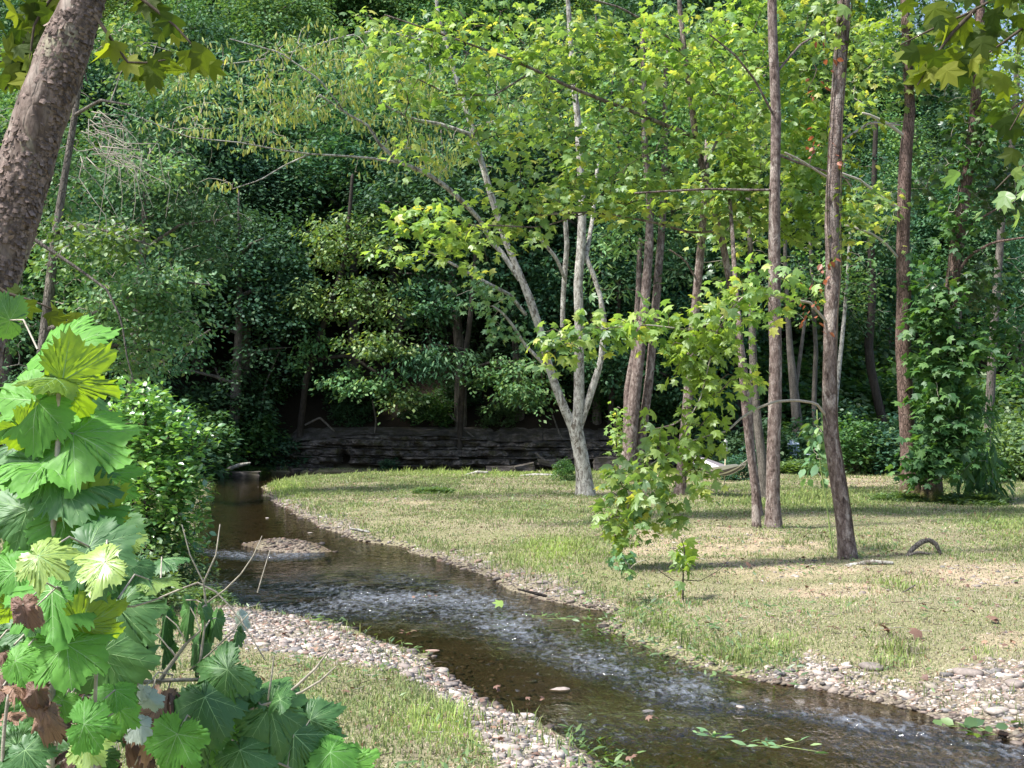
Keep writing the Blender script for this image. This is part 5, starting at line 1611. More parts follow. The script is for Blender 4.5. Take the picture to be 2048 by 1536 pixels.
def leafy_float(px, py, n, mat, size, label, seed, tpl=OV, nm='floating_leaves', cat='leaves', spread=.12, up=.02):
    x, y = wp(px, py)
    r = np.random.default_rng(seed)
    z = max(WZ + up, float(H(x, y)) + up)
    mb = MB()
    a = r.random(n) * 6.28
    P = np.stack([x + r.normal(0, spread, n), y + r.normal(0, spread * .8, n), z + .03 * r.random(n)], -1)
    place(mb, tpl, P, np.stack([np.cos(a), np.sin(a), r.random(n) * .4], -1), np.stack([r.normal(0, .5, n), r.normal(-.3, .5, n), np.ones(n)], -1), size * (.7 + .6 * r.random(n)), 0)
    if n > 3:
        for i in range(n // 2):
            tube(mb, [(x, y, z), P[i]], [.003, .0015], 4, 1, cap=False)
    o = mb.build(nm, [M[mat], M['stem']], loc=(x, y, z))
    tag(o, label, cat)
leafy_float(1000, 1216, 1, 'fgD', .11, 'single pale green leaf caught on the riffle', 1, SYC, 'floating_leaf', 'leaf', .01, .03)
leafy_float(812, 1276, 5, 'dead', .045, 'clump of brown leaves beside the flat grey stone on the near gravel bar', 2, SYC_B, 'dead_leaves', 'leaves', .07, .05)
leafy_float(1430, 1482, 12, 'grey', .09, 'green sprig stranded in mid stream, left one of two', 3, LAN)
leafy_float(1560, 1498, 14, 'grey', .09, 'green sprig floating in mid stream, right one of two', 4, LAN)
leafy_float(1960, 1470, 12, 'weed', .11, 'leafy sprig with a yellow leaf floating at the lower right', 5, OV, spread=.16, up=.05)
leafy_float(1950, 1478, 1, 'fgB', .10, 'yellow leaf floating under the leafy sprig at the lower right', 6, SYC_B, 'floating_leaf', 'leaf', .01, .03)
leafy_float(1000, 1386, 2, 'dead', .045, 'two brown leaves on the stones left of the mid stream', 7, SYC_B, 'dead_leaves', 'leaves', .04, .04)
leafy_float(1090, 1404, 3, 'dead', .04, 'brown leaves floating off the near gravel bar', 8, SYC_B, 'dead_leaves', 'leaves', .06, .02)
leafy_float(1310, 1448, 2, 'dead', .032, 'orange brown leaf drifting in the dark water', 9, SYC_B, 'floating_leaf', 'leaf', .03, .02)
leafy_float(1262, 1527, 2, 'dead', .032, 'orange brown leaf at the bottom edge of the water', 10, SYC_B, 'floating_leaf', 'leaf', .03, .02)
leafy_float(850, 1200, 6, 'dead', .032, 'orange brown leaves trapped in the upper riffle', 11, SYC_B, 'floating_leaves', 'leaves', .08, .03)
leafy_float(1085, 1236, 10, 'weed', .08, 'green sprigs caught on the far side of the riffle', 12, LAN, spread=.10)
leafy_float(1120, 1242, 14, 'weed', .09, 'weedy raft across the mouth of the small side pool', 13, LAN, spread=.16)
leafy_float(640, 1262, 16, 'weed', .08, 'bright green seedling growing on the near gravel bar', 14, LAN, 'gravel_weed', 'weed', .07, .05)
for i, (px, py, lb_) in enumerate([(1668, 1306, 'dead leaf standing in the grass, left of three'), (1770, 1308, 'largest rust coloured dead leaf in the grass above the right gravel beach'), (1720, 1312, 'yellowish brown dead leaf between two rust coloured ones'),
                                   (1500, 1170, 'brown dead leaf under the low leafy limbs'), (1985, 1290, 'dark dead leaf near the right edge'), (1835, 1320, 'pinkish dead leaves above the right gravel beach')]):
    leafy_float(px, py, 2, 'dead' if i != 2 else 'olive', .08, lb_, 40 + i, SYC_B, 'dead_leaf', 'leaf', .03, .05)

# ------------------------------------------------------------------ leaning flaky trunk, near left
def flaky_tree():
    Y = 5.2
    pts = [(-110, 1840, 104), (-108, 1500, 84), (-100, 1200, 74), (-76, 950, 68), (-60, 780, 63), (-40, 660, 60), (-20, 580, 60), (2, 500, 62), (24, 430, 64), (46, 350, 64), (68, 270, 61), (94, 200, 60), (130, 100, 59), (168, 0, 58), (200, -120, 55), (240, -300, 50)]
    P0 = [W(p[0], p[1], Y) for p in pts]
    gz = float(H(P0[0][0], P0[0][1]))
    P0[0][2] = gz - .1
    e = empty('sycamore_tree', (P0[0][0], Y, gz), 'thick leaning trunk with flaking pinkish brown bark at the upper left', 'tree')
    mb = MB()
    P, R = tube(mb, P0, [p[2] * .84 / F * Y * (.86 if p[1] < 60 else 1) for p in pts], 110, 0, .07, 3, 7, True, .018)
    V = mb.V[0]
    nn = fbm(V * np.array([26, 26, 16]), 4, 5)
    lay = np.floor((fbm(V * np.array([9, 9, 6]), 4, 8) + 1) * 5) / 5
    cen = np.repeat(P, 110, 0)
    cen = np.concatenate([cen, P[-1:]])
    V += unit(V - cen) * (.0035 * nn + .010 * (lay - 1))[:, None]
    mb.build('trunk', M['flaky_bark'], e)
    r = np.random.default_rng(4)
    # loose bark flakes
    g = 4
    uu, vv = np.meshgrid(np.linspace(-1, 1, g), np.linspace(0, 1, g + 1))
    fl = np.stack([uu * .5 * (1 - .5 * (vv - .4) ** 2), vv, .10 + .28 * (vv - .2) ** 2 * (vv > .2) - .22 * uu ** 2 * .5], -1).reshape(-1, 3)
    i = np.arange(g)[:, None] * g + np.arange(g - 1)[None]
    tt = np.concatenate([np.stack([i, i + 1, i + g + 1], -1).reshape(-1, 3), np.stack([i, i + g + 1, i + g], -1).reshape(-1, 3)])
    mb2 = MB()
    n = 6500
    k = r.integers(int(len(P) * .35), len(P) - 2, n)
    T = unit(np.gradient(P, axis=0))[k]
    ang = r.normal(-.2, 1.1, n)
    A = unit(np.cross(T, [0, 1.0, 0]))          # towards the right of the picture
    B = np.cross(A, T)
    B = B * np.sign(-B[:, 1:2])                 # towards the camera
    rad = A * np.cos(ang + .55)[:, None] * np.where(A[:, :1] > 0, 1, -1) + B * np.sin(ang * .5 + .9)[:, None]
    rad = unit(rad)
    pos = P[k] + rad * R[k][:, None] * 1.0
    dens = fbm(pos * 6, 3, 9) + .35 * (rad[:, 0] > 0) * 1
    keep = dens > -.06
    pos, rad, T = pos[keep], rad[keep], T[keep]
    n = len(pos)
    D = unit(-T + r.normal(0, .25, (n, 3)))
    sz = .008 + .020 * r.random(n) ** 2
    for lo, hi in ((0, n // 2), (n // 2, n)):
        s_ = slice(lo, hi)
        place(mb2, (fl * (np.array([1, 1, 1]) if lo else np.array([.9, 1.6, 1.0])), tt), pos[s_] - D[s_] * sz[s_, None] * .5, D[s_], rad[s_] + r.normal(0, .12, (hi - lo, 3)), sz[s_], 0)
    mb2.build('bark_flakes', M['flake'], e)
    # a few leafy twigs hanging from the crown above the picture
    ml = MB()
    def spray(pts, n, spread, size, mi, yy):
        q = [W(a, b, yy) for a, b in pts]
        mt = MB()
        Q, _ = tube(mt, q, np.linspace(.008, .003, len(q)), 6, 0, .1, 1, 5, True, .06)
        mt.build('twig', M['dark_twig'], e)
        j = r.integers(len(Q) // 4, len(Q), n)
        a = r.random(n) * 6.28
        C = Q[j] + np.stack([np.cos(a) * spread, r.normal(0, .12, n), np.sin(a) * spread * .8 - .03], -1) * r.random((n, 1))
        D = np.stack([r.normal(0, .5, n), r.normal(0, .4, n), -.7 + r.normal(0, .3, n)], -1)
        N = np.stack([r.normal(0, .5, n), -.8 + r.normal(0, .4, n), -.5 + r.normal(0, .4, n)], -1)
        place(ml, SYC, C, D, N, size * (.75 + .5 * r.random(n)), mi)
    spray([(150, -60), (90, -10), (60, 60), (30, 120), (10, 180)], 34, .11, .085, 0, 5.6)
    spray([(130, -40), (70, 40), (60, 110), (60, 160)], 14, .08, .08, 0, 5.5)
    spray([(200, -60), (300, 10), (360, 60), (400, 110)], 13, .07, .075, 0, 5.0)
    spray([(190, 30), (230, 90), (260, 130), (330, 120)], 11, .06, .075, 0, 5.0)
    spray([(-30, 560), (20, 590), (60, 600), (110, 620)], 7, .05, .06, 0, 5.0)
    ml.build('leaves', [M['olive']], e, smooth=False)
flaky_tree()

def overhang_right():
    Y = 6.3
    x = (2420 - 1024) / F * Y
    gz = float(H(x, Y))
    e = empty('sycamore_tree', (x, Y, gz), 'sycamore standing beyond the right edge whose olive leaves hang into the upper right corner', 'tree')
    mb = MB()
    tube(mb, [(x, Y, gz - .1), (x, Y, 2), (x - .1, Y, 4.2), (x - .3, Y, 6)], [.14, .12, .10, .05], 20, 0, .1, 3, 6, True, .1)
    mb.build('trunk', M['brown_bark'], e)
    r = np.random.default_rng(14)
    ml, ml2 = MB(), MB()
    def br(pts, yy, n, spread, size, dst, ends=(.2, 1)):
        q = [W(a, b, yy + c) for a, b, c in pts]
        mt = MB()
        Q, _ = tube(mt, q, np.linspace(.012, .003, len(q)), 6, 0, .1, 1, 5, True, .06)
        mt.build('branch', M['dark_twig'], e)
        j = r.integers(int(len(Q) * ends[0]), len(Q), n)
        C = Q[j] + np.stack([r.normal(0, spread, n), r.normal(0, .18, n), r.normal(-.02, spread * .8, n)], -1)
        D = np.stack([r.normal(0, .6, n), r.normal(0, .4, n), -.8 + r.normal(0, .4, n)], -1)
        N = np.stack([r.normal(0, .6, n), -.6 + r.normal(0, .5, n), -.4 + r.normal(0, .5, n)], -1)
        place(dst, SYC, C, D, N, size * (.7 + .6 * r.random(n)), 0)
    br([(2400, -300, 0), (2200, -160, 0), (2050, -40, 0), (1950, 20, 0), (1860, 60, 0), (1800, 90, 0)], Y, 52, .10, .080, ml, (.35, 1))
    br([(2200, -160, 0), (2080, 30, 0), (2000, 90, 0), (1940, 130, 0)], Y + .2, 40, .10, .078, ml, (.3, 1))
    br([(1950, 20, 0), (1900, 70, 0), (1860, 130, 0), (1835, 170, 0)], Y, 10, .05, .088, ml, (.4, 1))
    br([(2300, -100, 0), (2150, 80, 0), (2060, 190, 0), (2020, 260, 0)], Y + .2, 22, .08, .085, ml, (.3, 1))
    br([(2400, 200, 1), (2200, 280, 1), (2080, 310, 1), (2020, 350, 1), (1990, 380, 1)], Y + 1, 26, .12, .085, ml2, (.4, 1))
    br([(2400, -300, 1), (1900, -120, 1), (1700, -60, 1), (1640, -10, 1)], Y + 2, 22, .14, .09, ml2, (.4, 1))
    ml.build('leaves', M['olive'], e, smooth=False)
    ml2.build('leaves', M['syc'], e, smooth=False)
overhang_right()

# ------------------------------------------------------------------ near leaves with lobes, teeth and veins
CTRL = [(0, 1.0), (25, .73), (49, .99), (76, .68), (102, .82), (132, .60), (160, .46), (176, .12)]
def leaf_outline(r, teeth=.042):
    half = []
    CT = [(a + (r.normal(0, 2.5) if 10 < a < 150 else 0), q * (1 + .06 * r.normal())) for a, q in CTRL]
    for (a1, r1), (a2, r2) in zip(CT[:-1], CT[1:]):
        p1 = np.array([math.sin(math.radians(a1)) * r1, math.cos(math.radians(a1)) * r1])
        p2 = np.array([math.sin(math.radians(a2)) * r2, math.cos(math.radians(a2)) * r2])
        nt = 3 if r1 > .55 else 2
        for k in range(nt):
            for (f, t) in ((0.0, 0), (.45, -.022), (.84, teeth)):
                if k == 0 and f == 0:
                    half.append(p1)
                    continue
                u = (k + f) / nt
                q = p1 + (p2 - p1) * u
                nrm = np.array([p2[1] - p1[1], -(p2[0] - p1[0])])
                nrm = -nrm / np.linalg.norm(nrm)
                if np.dot(nrm, q) < 0: nrm = -nrm
                half.append(q + nrm * ((t if f else 0) + .05 * math.sin(math.pi * u)) * (.75 + .5 * r.random()))
    half.append(np.array([.008, -.02]))
    R_ = [h * (1 + .05 * r.normal()) if i else h for i, h in enumerate(half)]
    L_ = [h * (1 + .05 * r.normal()) for h in half]
    return np.array(R_ + [np.array([-q[0], q[1]]) for q in L_[:0:-1]])

def big_leaf(mb, P, D, Nn, S, m, vm, seed, droop=.22, fold=.15, crump=.05, squeeze=1.0, curl=0.0):
    r = np.random.default_rng(seed)
    o = leaf_outline(r)
    n = len(o)
    ts = np.array([.10, .25, .42, .6, .78, .9, 1.0])
    v = np.concatenate([[[0, 0]], (ts[:, None, None] * o[None]).reshape(-1, 2)])
    off = r.random(3) * 50
    asy = r.normal(0, .12)
    def zf(p):
        x, y = p[:, 0], p[:, 1]
        rr = np.hypot(x, y)
        th = np.degrees(np.arctan2(x, y))
        dv = np.min(np.abs(th[:, None] - np.array([-99, -47, 0, 47, 99])[None]), 1)
        z = -droop * rr ** 2 - fold * np.abs(x) + asy * x
        z += .012 * rr * (1 - np.exp(-(np.radians(dv) * rr / .15) ** 2))
        z += crump * fbm(np.stack([x * 2.2 + off[0], y * 2.2 + off[1], x * 0], -1), 3, seed) * (.3 + rr) * 1.6
        z += crump * .18 * np.sin(np.radians(th) * 3 + off[2]) * rr ** 2
        return z
    def lift(p, dz=0.0):
        z = zf(p) + dz
        x, y = p[:, 0] * squeeze, p[:, 1]
        if curl:
            a = curl * y
            y, z = np.where(np.abs(curl) > 0, np.sin(a) / curl, y) - z * np.sin(a) * .5, z - (1 - np.cos(a)) / curl
        return np.stack([x, y, z], -1)
    V = lift(v)
    T = [np.stack([np.zeros(n, int), 1 + (np.arange(n) + 1) % n, 1 + np.arange(n)], -1)]
    for k in range(len(ts) - 1):
        a = 1 + k * n + np.arange(n); b = 1 + k * n + (np.arange(n) + 1) % n
        T += [np.stack([a, b, b + n], -1), np.stack([a, b + n, a + n], -1)]
    place(mb, (V, np.concatenate(T)), [P], [D], [Nn], S, m)
    def strip(a, b, w0, w1):
        t = np.linspace(0, 1, 7)[:, None]
        c = a + (b - a) * t
        d = (b - a) / np.linalg.norm(b - a)
        s_ = np.array([-d[1], d[0]])
        wd = (w0 + (w1 - w0) * t)
        for dz in (.006, -.006):
            vv = np.concatenate([lift(c + s_ * wd, dz * .4), lift(c, dz), lift(c - s_ * wd, dz * .4)])
            i = np.arange(6)
            tt = np.concatenate([np.stack([i, i + 1, i + 8], -1), np.stack([i, i + 8, i + 7], -1), np.stack([i + 7, i + 8, i + 15], -1), np.stack([i + 7, i + 15, i + 14], -1)])
            place(mb, (vv, tt), [P], [D], [Nn], S, vm)
    for a, L in ((0, .95), (47, .90), (-47, .90), (99, .66), (-99, .66)):
        d = np.array([math.sin(math.radians(a)), math.cos(math.radians(a))])
        strip(np.zeros(2), d * L, .0085, .002)
        for t in (.25, .48, .70):
            for s_ in (-1, 1):
                a2 = math.radians(a + s_ * 42)
                l2 = (.30 if abs(a) < 60 else .2) * (1 - t) + .06
                q = d * t * L
                strip(q, q + np.array([math.sin(a2), math.cos(a2)]) * l2, .0030, .0010)

def img_frame(ang, n, tilt=0.0):
    n = unit(np.array(n, float))
    a = math.radians(ang)
    d = np.array([math.cos(a), 0, math.sin(a)])
    ny = n[1] if abs(n[1]) > .2 else (-.2 if n[1] <= 0 else .2)
    d[1] = -(d[0] * n[0] + d[2] * n[2]) / ny
    d[1] = max(-1.2, min(1.2, d[1]))
    return unit(d), n

CL = {'A': 0, 'B': 1, 'C': 2, 'D': 3, 'X': 5, 'S': 6}
NF, NE, NB = (.05, -.80, .45), (.1, -.30, .9), (.35, -.75, -.45)
def near_leaves(mb, stems, mst, items, seed, Y0, petiole=True):
    r = np.random.default_rng(seed)
    for i, it in enumerate(items):
        px, py, ang, R_, cl, nn = it[:6]
        o = it[6] if len(it) > 6 else {}
        Y = Y0 + o.get('dY', 0) + r.normal(0, .04)
        n = np.array(nn) + r.normal(0, .12, 3)
        D, N = img_frame(ang, n)
        P = W(px, py, Y)
        big_leaf(mb, P, D, N, 1.05 * R_ / F * Y * o.get('k', 1.0), CL[cl], 4 if cl not in 'XS' else CL[cl], seed * 100 + i, o.get('droop', .22), o.get('fold', .15), o.get('crump', .06), o.get('sq', 1.0), o.get('curl', 0))
        if petiole and stems is not None:
            j = np.argmin(np.sum((stems - P) ** 2, 1) + .5 * np.maximum(stems[:, 2] - P[2], 0))
            q = stems[j]
            L = np.linalg.norm(q - P)
            if L > .22 and not o.get('long'):
                q = P + (q - P) * .22 / L
            mid = (P + q) / 2 + np.array([0, 0, .03 * min(1, L * 4)])
            tube(mst, [q, mid, P], [.0022, .0018, .0014], 5, 0, cap=False)

def sapling():
    Y = 2.5
    lines = [[(116, 742, 4), (118, 850, 5), (112, 960, 6), (105, 1100, 7), (104, 1300, 8), (100, 1600, 9), (90, 2900, 12)],
             [(92, 1260, 4), (84, 1400, 5), (82, 1560, 5), (70, 2900, 8)], [(30, 1320, 3), (10, 1420, 4), (2, 1560, 4), (-20, 2900, 7)],
             [(142, 1372, 3), (130, 1410, 4), (108, 1500, 5), (90, 1600, 6), (60, 2900, 7)], [(118, 1000, 3), (160, 1010, 3), (185, 1040, 2)], [(105, 1150, 4), (160, 1190, 3), (210, 1215, 2.4), (290, 1212, 2), (325, 1195, 1.6)],
             [(104, 1290, 4), (150, 1300, 3), (205, 1300, 2)], [(220, 1100, 2.4), (200, 1180, 3), (190, 1400, 4), (180, 1700, 5), (170, 2900, 6)], [(-20, 850, 3), (-30, 1100, 5), (-40, 1500, 6), (-50, 2900, 8)]]
    g = float(H(W(90, 2900, Y)[0], Y))
    e = empty('sycamore_sapling', (W(90, 2900, Y)[0], Y, g), 'young sycamore with very large bright lobed leaves close at the lower left', 'sapling')
    ms = MB(); st = []
    for l in lines:
        q = [W(a, b, Y) for a, b, _ in l]
        if l[-1][1] > 2000: q[-1][2] = g - .05
        Q, _ = tube(ms, q, [c / F * Y * 1.0 for _, _, c in l], 8, 0, .1, 3, 20, True, .04)
        st.append(Q)
    stems = np.concatenate(st)
    items = [
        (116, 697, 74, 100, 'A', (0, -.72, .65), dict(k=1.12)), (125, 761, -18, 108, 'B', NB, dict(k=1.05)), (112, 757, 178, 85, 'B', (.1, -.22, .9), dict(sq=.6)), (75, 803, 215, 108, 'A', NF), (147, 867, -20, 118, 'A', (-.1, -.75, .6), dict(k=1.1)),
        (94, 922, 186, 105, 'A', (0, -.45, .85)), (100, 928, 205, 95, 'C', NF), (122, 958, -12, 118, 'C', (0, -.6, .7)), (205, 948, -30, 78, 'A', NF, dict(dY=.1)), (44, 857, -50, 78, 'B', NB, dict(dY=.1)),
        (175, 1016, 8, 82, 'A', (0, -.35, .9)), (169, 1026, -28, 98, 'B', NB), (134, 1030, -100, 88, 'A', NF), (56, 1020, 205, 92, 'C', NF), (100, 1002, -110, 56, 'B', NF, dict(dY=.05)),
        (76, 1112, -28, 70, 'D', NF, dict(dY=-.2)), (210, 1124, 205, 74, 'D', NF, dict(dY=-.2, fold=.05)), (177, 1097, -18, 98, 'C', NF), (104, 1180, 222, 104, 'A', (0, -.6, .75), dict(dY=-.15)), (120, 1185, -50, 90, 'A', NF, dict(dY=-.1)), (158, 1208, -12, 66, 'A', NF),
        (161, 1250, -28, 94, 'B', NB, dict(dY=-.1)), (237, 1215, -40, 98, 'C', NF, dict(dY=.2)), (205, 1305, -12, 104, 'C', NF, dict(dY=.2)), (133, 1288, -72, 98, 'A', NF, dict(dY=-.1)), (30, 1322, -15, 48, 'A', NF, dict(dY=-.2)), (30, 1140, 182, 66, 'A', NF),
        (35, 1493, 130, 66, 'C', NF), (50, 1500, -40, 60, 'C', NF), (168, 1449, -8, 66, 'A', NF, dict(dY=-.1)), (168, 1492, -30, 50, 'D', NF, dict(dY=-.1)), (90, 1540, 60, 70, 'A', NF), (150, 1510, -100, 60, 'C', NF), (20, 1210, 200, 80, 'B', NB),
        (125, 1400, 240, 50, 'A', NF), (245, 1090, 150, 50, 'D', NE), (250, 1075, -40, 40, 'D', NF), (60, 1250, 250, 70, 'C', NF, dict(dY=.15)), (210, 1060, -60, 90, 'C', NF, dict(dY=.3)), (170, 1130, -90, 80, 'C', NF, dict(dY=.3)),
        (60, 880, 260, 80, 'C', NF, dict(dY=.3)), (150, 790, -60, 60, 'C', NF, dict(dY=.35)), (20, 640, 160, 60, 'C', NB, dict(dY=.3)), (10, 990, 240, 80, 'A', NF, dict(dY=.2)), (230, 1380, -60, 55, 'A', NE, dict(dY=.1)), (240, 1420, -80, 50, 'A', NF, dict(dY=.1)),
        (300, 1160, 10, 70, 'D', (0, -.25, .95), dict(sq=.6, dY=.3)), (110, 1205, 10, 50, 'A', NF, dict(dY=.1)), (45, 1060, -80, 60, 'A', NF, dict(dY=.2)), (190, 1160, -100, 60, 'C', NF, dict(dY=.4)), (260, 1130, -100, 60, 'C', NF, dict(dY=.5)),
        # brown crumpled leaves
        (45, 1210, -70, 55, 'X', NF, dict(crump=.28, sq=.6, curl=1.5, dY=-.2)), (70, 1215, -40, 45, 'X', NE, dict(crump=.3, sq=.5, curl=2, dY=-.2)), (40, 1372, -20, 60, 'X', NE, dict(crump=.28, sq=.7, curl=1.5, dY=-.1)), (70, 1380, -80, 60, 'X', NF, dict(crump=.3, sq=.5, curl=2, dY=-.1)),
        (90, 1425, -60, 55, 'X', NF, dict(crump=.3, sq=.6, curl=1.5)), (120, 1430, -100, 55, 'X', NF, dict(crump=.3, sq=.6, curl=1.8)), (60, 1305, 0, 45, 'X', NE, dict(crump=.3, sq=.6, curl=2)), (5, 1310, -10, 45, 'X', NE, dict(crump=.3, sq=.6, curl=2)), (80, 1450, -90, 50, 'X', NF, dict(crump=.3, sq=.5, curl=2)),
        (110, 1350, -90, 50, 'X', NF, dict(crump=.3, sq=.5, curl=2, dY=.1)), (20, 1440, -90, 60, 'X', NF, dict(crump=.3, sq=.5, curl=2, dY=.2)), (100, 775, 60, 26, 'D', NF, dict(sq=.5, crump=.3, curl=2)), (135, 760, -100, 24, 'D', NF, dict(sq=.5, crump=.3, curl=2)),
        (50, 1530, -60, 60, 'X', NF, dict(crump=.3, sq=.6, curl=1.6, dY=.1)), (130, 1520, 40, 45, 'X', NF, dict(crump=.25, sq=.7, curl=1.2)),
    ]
    ml = MB()
    near_leaves(ml, stems, ms, items, 3, Y)
    # smaller random leaves deeper inside the plant
    r = np.random.default_rng(21)
    more = []
    for i in range(70):
        px, py = r.uniform(-60, 250), r.uniform(1040, 1560)
        if px > 200 and py < 1300: continue
        more.append((px, py, r.uniform(0, 360), r.uniform(35, 70), r.choice(['C', 'A', 'C', 'C', 'X']), NF, dict(dY=.35 + .4 * r.random(), crump=.1)))
    near_leaves(ml, stems, ms, more, 5, Y)
    ms.build('stem', M['twig'], e)
    ml.build('leaves', [M['fgA'], M['fgB'], M['fgC'], M['fgD'], M['vein'], M['dead'], M['silver']], e)
sapling()

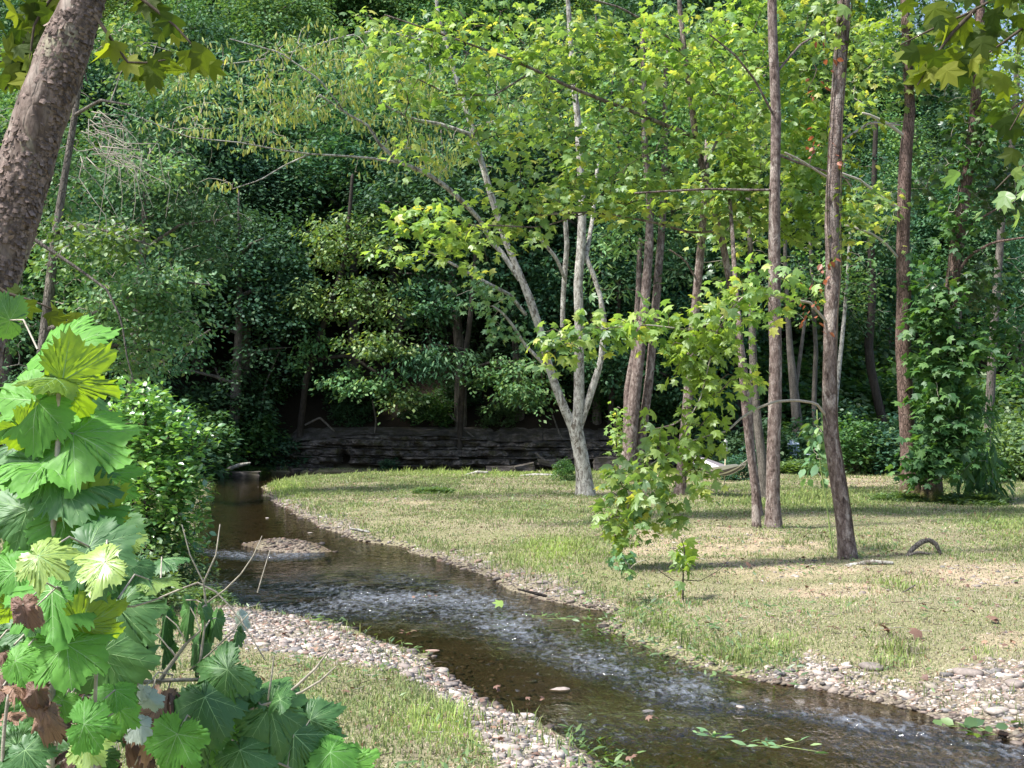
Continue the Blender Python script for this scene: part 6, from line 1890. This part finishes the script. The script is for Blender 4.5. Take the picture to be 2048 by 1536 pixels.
def broken_sapling():
    Y = 3.0
    g = float(H(W(300, 2500, Y)[0], Y))
    e = empty('broken_sapling', (W(300, 2500, Y)[0], Y, g), 'broken sycamore shoot with drooping dark leaves and wilted brown ones at the bottom left', 'sapling')
    ms = MB(); st = []
    lines = [[(430, 1360, 3.5), (380, 1359, 4), (300, 1362, 4.5), (240, 1375, 5), (200, 1450, 6), (190, 1700, 7), (180, 2560, 10)],
             [(400, 1262, 2), (380, 1276, 3.5), (350, 1318, 4), (318, 1360, 4.5), (300, 1420, 4.5), (290, 1560, 5), (280, 2560, 7)],
             [(300, 1376, 3), (350, 1412, 3), (420, 1458, 3), (500, 1500, 2.6), (580, 1536, 2.2), (680, 1590, 2)],
             [(672, 1333, 1.4), (640, 1362, 2.2), (590, 1392, 2.6), (520, 1412, 3), (440, 1440, 3)],
             [(660, 1298, 1.6), (632, 1336, 2.4), (590, 1375, 3), (560, 1400, 3)],
             [(548, 1312, 1.4), (542, 1360, 2), (536, 1400, 2)],
             [(318, 1196, 1.6), (350, 1184, 2), (380, 1166, 2.2), (407, 1165, 2.2), (440, 1190, 2), (475, 1230, 1.6), (500, 1270, 1.4), (530, 1320, 1.2)],
             [(407, 1165, 2), (432, 1110, 1.5), (440, 1049, 1)], [(407, 1165, 1.8), (380, 1110, 1.3), (364, 1050, 1)], [(415, 1205, 2), (470, 1165, 1.6), (505, 1115, 1.2), (524, 1072, .8)], [(515, 1185, 1.3), (528, 1140, 1), (540, 1100, .8)],
             [(407, 1165, 2.2), (412, 1210, 2.4), (408, 1270, 2), (396, 1350, 3)], [(500, 1225, 1), (440, 1290, 1.6), (380, 1340, 2)], [(270, 1530, 1.4), (330, 1400, 1.6), (345, 1350, 1.6)]]
    for l in lines:
        q = [W(a, b, Y) for a, b, _ in l]
        if l[-1][1] > 2000: q[-1][2] = g - .05
        Q, _ = tube(ms, q, [c / F * Y for _, _, c in l], 7, 0, .12, 3, 20, True, .04)
        st.append(Q)
    stems = np.concatenate(st)
    dr = dict(droop=.35)
    items = [
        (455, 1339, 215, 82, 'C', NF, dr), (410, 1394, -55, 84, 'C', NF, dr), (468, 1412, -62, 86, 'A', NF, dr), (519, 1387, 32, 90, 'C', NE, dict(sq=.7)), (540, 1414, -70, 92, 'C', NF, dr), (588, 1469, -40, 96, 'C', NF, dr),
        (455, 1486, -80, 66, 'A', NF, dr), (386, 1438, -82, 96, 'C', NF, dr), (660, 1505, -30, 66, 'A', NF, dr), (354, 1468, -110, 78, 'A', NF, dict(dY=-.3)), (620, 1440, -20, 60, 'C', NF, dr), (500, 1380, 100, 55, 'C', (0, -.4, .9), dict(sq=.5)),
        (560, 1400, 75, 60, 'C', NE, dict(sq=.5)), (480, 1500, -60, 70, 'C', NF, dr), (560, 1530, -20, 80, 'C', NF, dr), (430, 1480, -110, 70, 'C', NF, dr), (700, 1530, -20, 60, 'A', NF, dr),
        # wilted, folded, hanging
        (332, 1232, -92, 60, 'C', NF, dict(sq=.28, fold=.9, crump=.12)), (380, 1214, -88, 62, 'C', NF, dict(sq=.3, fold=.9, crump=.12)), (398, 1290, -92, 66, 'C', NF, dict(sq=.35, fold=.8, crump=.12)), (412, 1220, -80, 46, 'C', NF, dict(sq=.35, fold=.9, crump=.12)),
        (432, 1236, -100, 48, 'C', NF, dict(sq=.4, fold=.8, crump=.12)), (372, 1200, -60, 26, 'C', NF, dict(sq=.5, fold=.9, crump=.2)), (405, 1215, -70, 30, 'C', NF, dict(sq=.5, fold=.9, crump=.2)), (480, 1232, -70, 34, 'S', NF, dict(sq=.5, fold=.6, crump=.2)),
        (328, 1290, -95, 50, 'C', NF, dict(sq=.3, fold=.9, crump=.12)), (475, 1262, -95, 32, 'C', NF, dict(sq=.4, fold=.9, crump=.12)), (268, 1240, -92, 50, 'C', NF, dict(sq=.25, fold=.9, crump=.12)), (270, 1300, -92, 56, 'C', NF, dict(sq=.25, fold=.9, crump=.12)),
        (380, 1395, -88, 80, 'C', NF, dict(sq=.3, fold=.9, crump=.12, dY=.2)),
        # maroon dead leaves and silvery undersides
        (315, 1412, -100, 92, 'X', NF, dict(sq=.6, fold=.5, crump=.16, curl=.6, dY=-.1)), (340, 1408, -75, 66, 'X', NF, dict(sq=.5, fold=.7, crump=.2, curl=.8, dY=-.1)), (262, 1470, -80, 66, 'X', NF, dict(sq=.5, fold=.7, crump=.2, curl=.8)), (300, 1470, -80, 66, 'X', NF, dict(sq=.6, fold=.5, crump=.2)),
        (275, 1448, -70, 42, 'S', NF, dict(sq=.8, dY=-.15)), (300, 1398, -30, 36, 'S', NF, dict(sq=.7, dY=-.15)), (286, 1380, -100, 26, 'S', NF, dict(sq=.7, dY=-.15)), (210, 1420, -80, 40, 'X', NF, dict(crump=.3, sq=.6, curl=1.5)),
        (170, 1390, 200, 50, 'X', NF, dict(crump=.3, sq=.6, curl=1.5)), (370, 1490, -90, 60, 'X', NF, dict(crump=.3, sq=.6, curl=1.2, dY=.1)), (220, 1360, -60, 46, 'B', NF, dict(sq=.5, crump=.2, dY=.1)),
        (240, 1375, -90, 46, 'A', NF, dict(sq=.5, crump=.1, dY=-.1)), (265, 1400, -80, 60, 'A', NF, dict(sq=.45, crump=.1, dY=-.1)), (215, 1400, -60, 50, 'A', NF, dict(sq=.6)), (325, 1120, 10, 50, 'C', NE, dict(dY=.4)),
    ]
    ml = MB()
    near_leaves(ml, stems, ms, items, 8, Y)
    ms.build('stem', M['twig'], e)
    ml.build('leaves', [M['fgA'], M['fgB'], M['fgC'], M['fgD'], M['vein'], M['dead'], M['silver']], e)
broken_sapling()

def dry_stalks():
    r = np.random.default_rng(33)
    mb = MB()
    for i in range(520):
        px = r.uniform(-200, 520)
        Y = r.uniform(2.9, 6.5)
        x = (px - 1024) / F * Y
        g = float(H(x, Y))
        h = r.uniform(.15, .75) * (1 if px < 330 else .35)
        a = r.normal(0, .35, 2) * h
        q = [(x, Y, g - .02), (x + a[0] * .3, Y + a[1] * .3, g + h * .6), (x + a[0], Y + a[1], g + h)]
        tube(mb, q, [.003, .0022, .001], 4, 0 if r.random() < .7 else 1, cap=False)
    o = mb.build('dry_stalks', [M['twig'], M['stem']])
    tag(o, 'tangle of dry straw stalks under the near saplings', kind='stuff')
dry_stalks()
for o in bpy.data.objects:
    if o.get('label') and len(o['label'].replace(',', ' ').split()) > 16:
        print('LONG', o.name, o['label'])
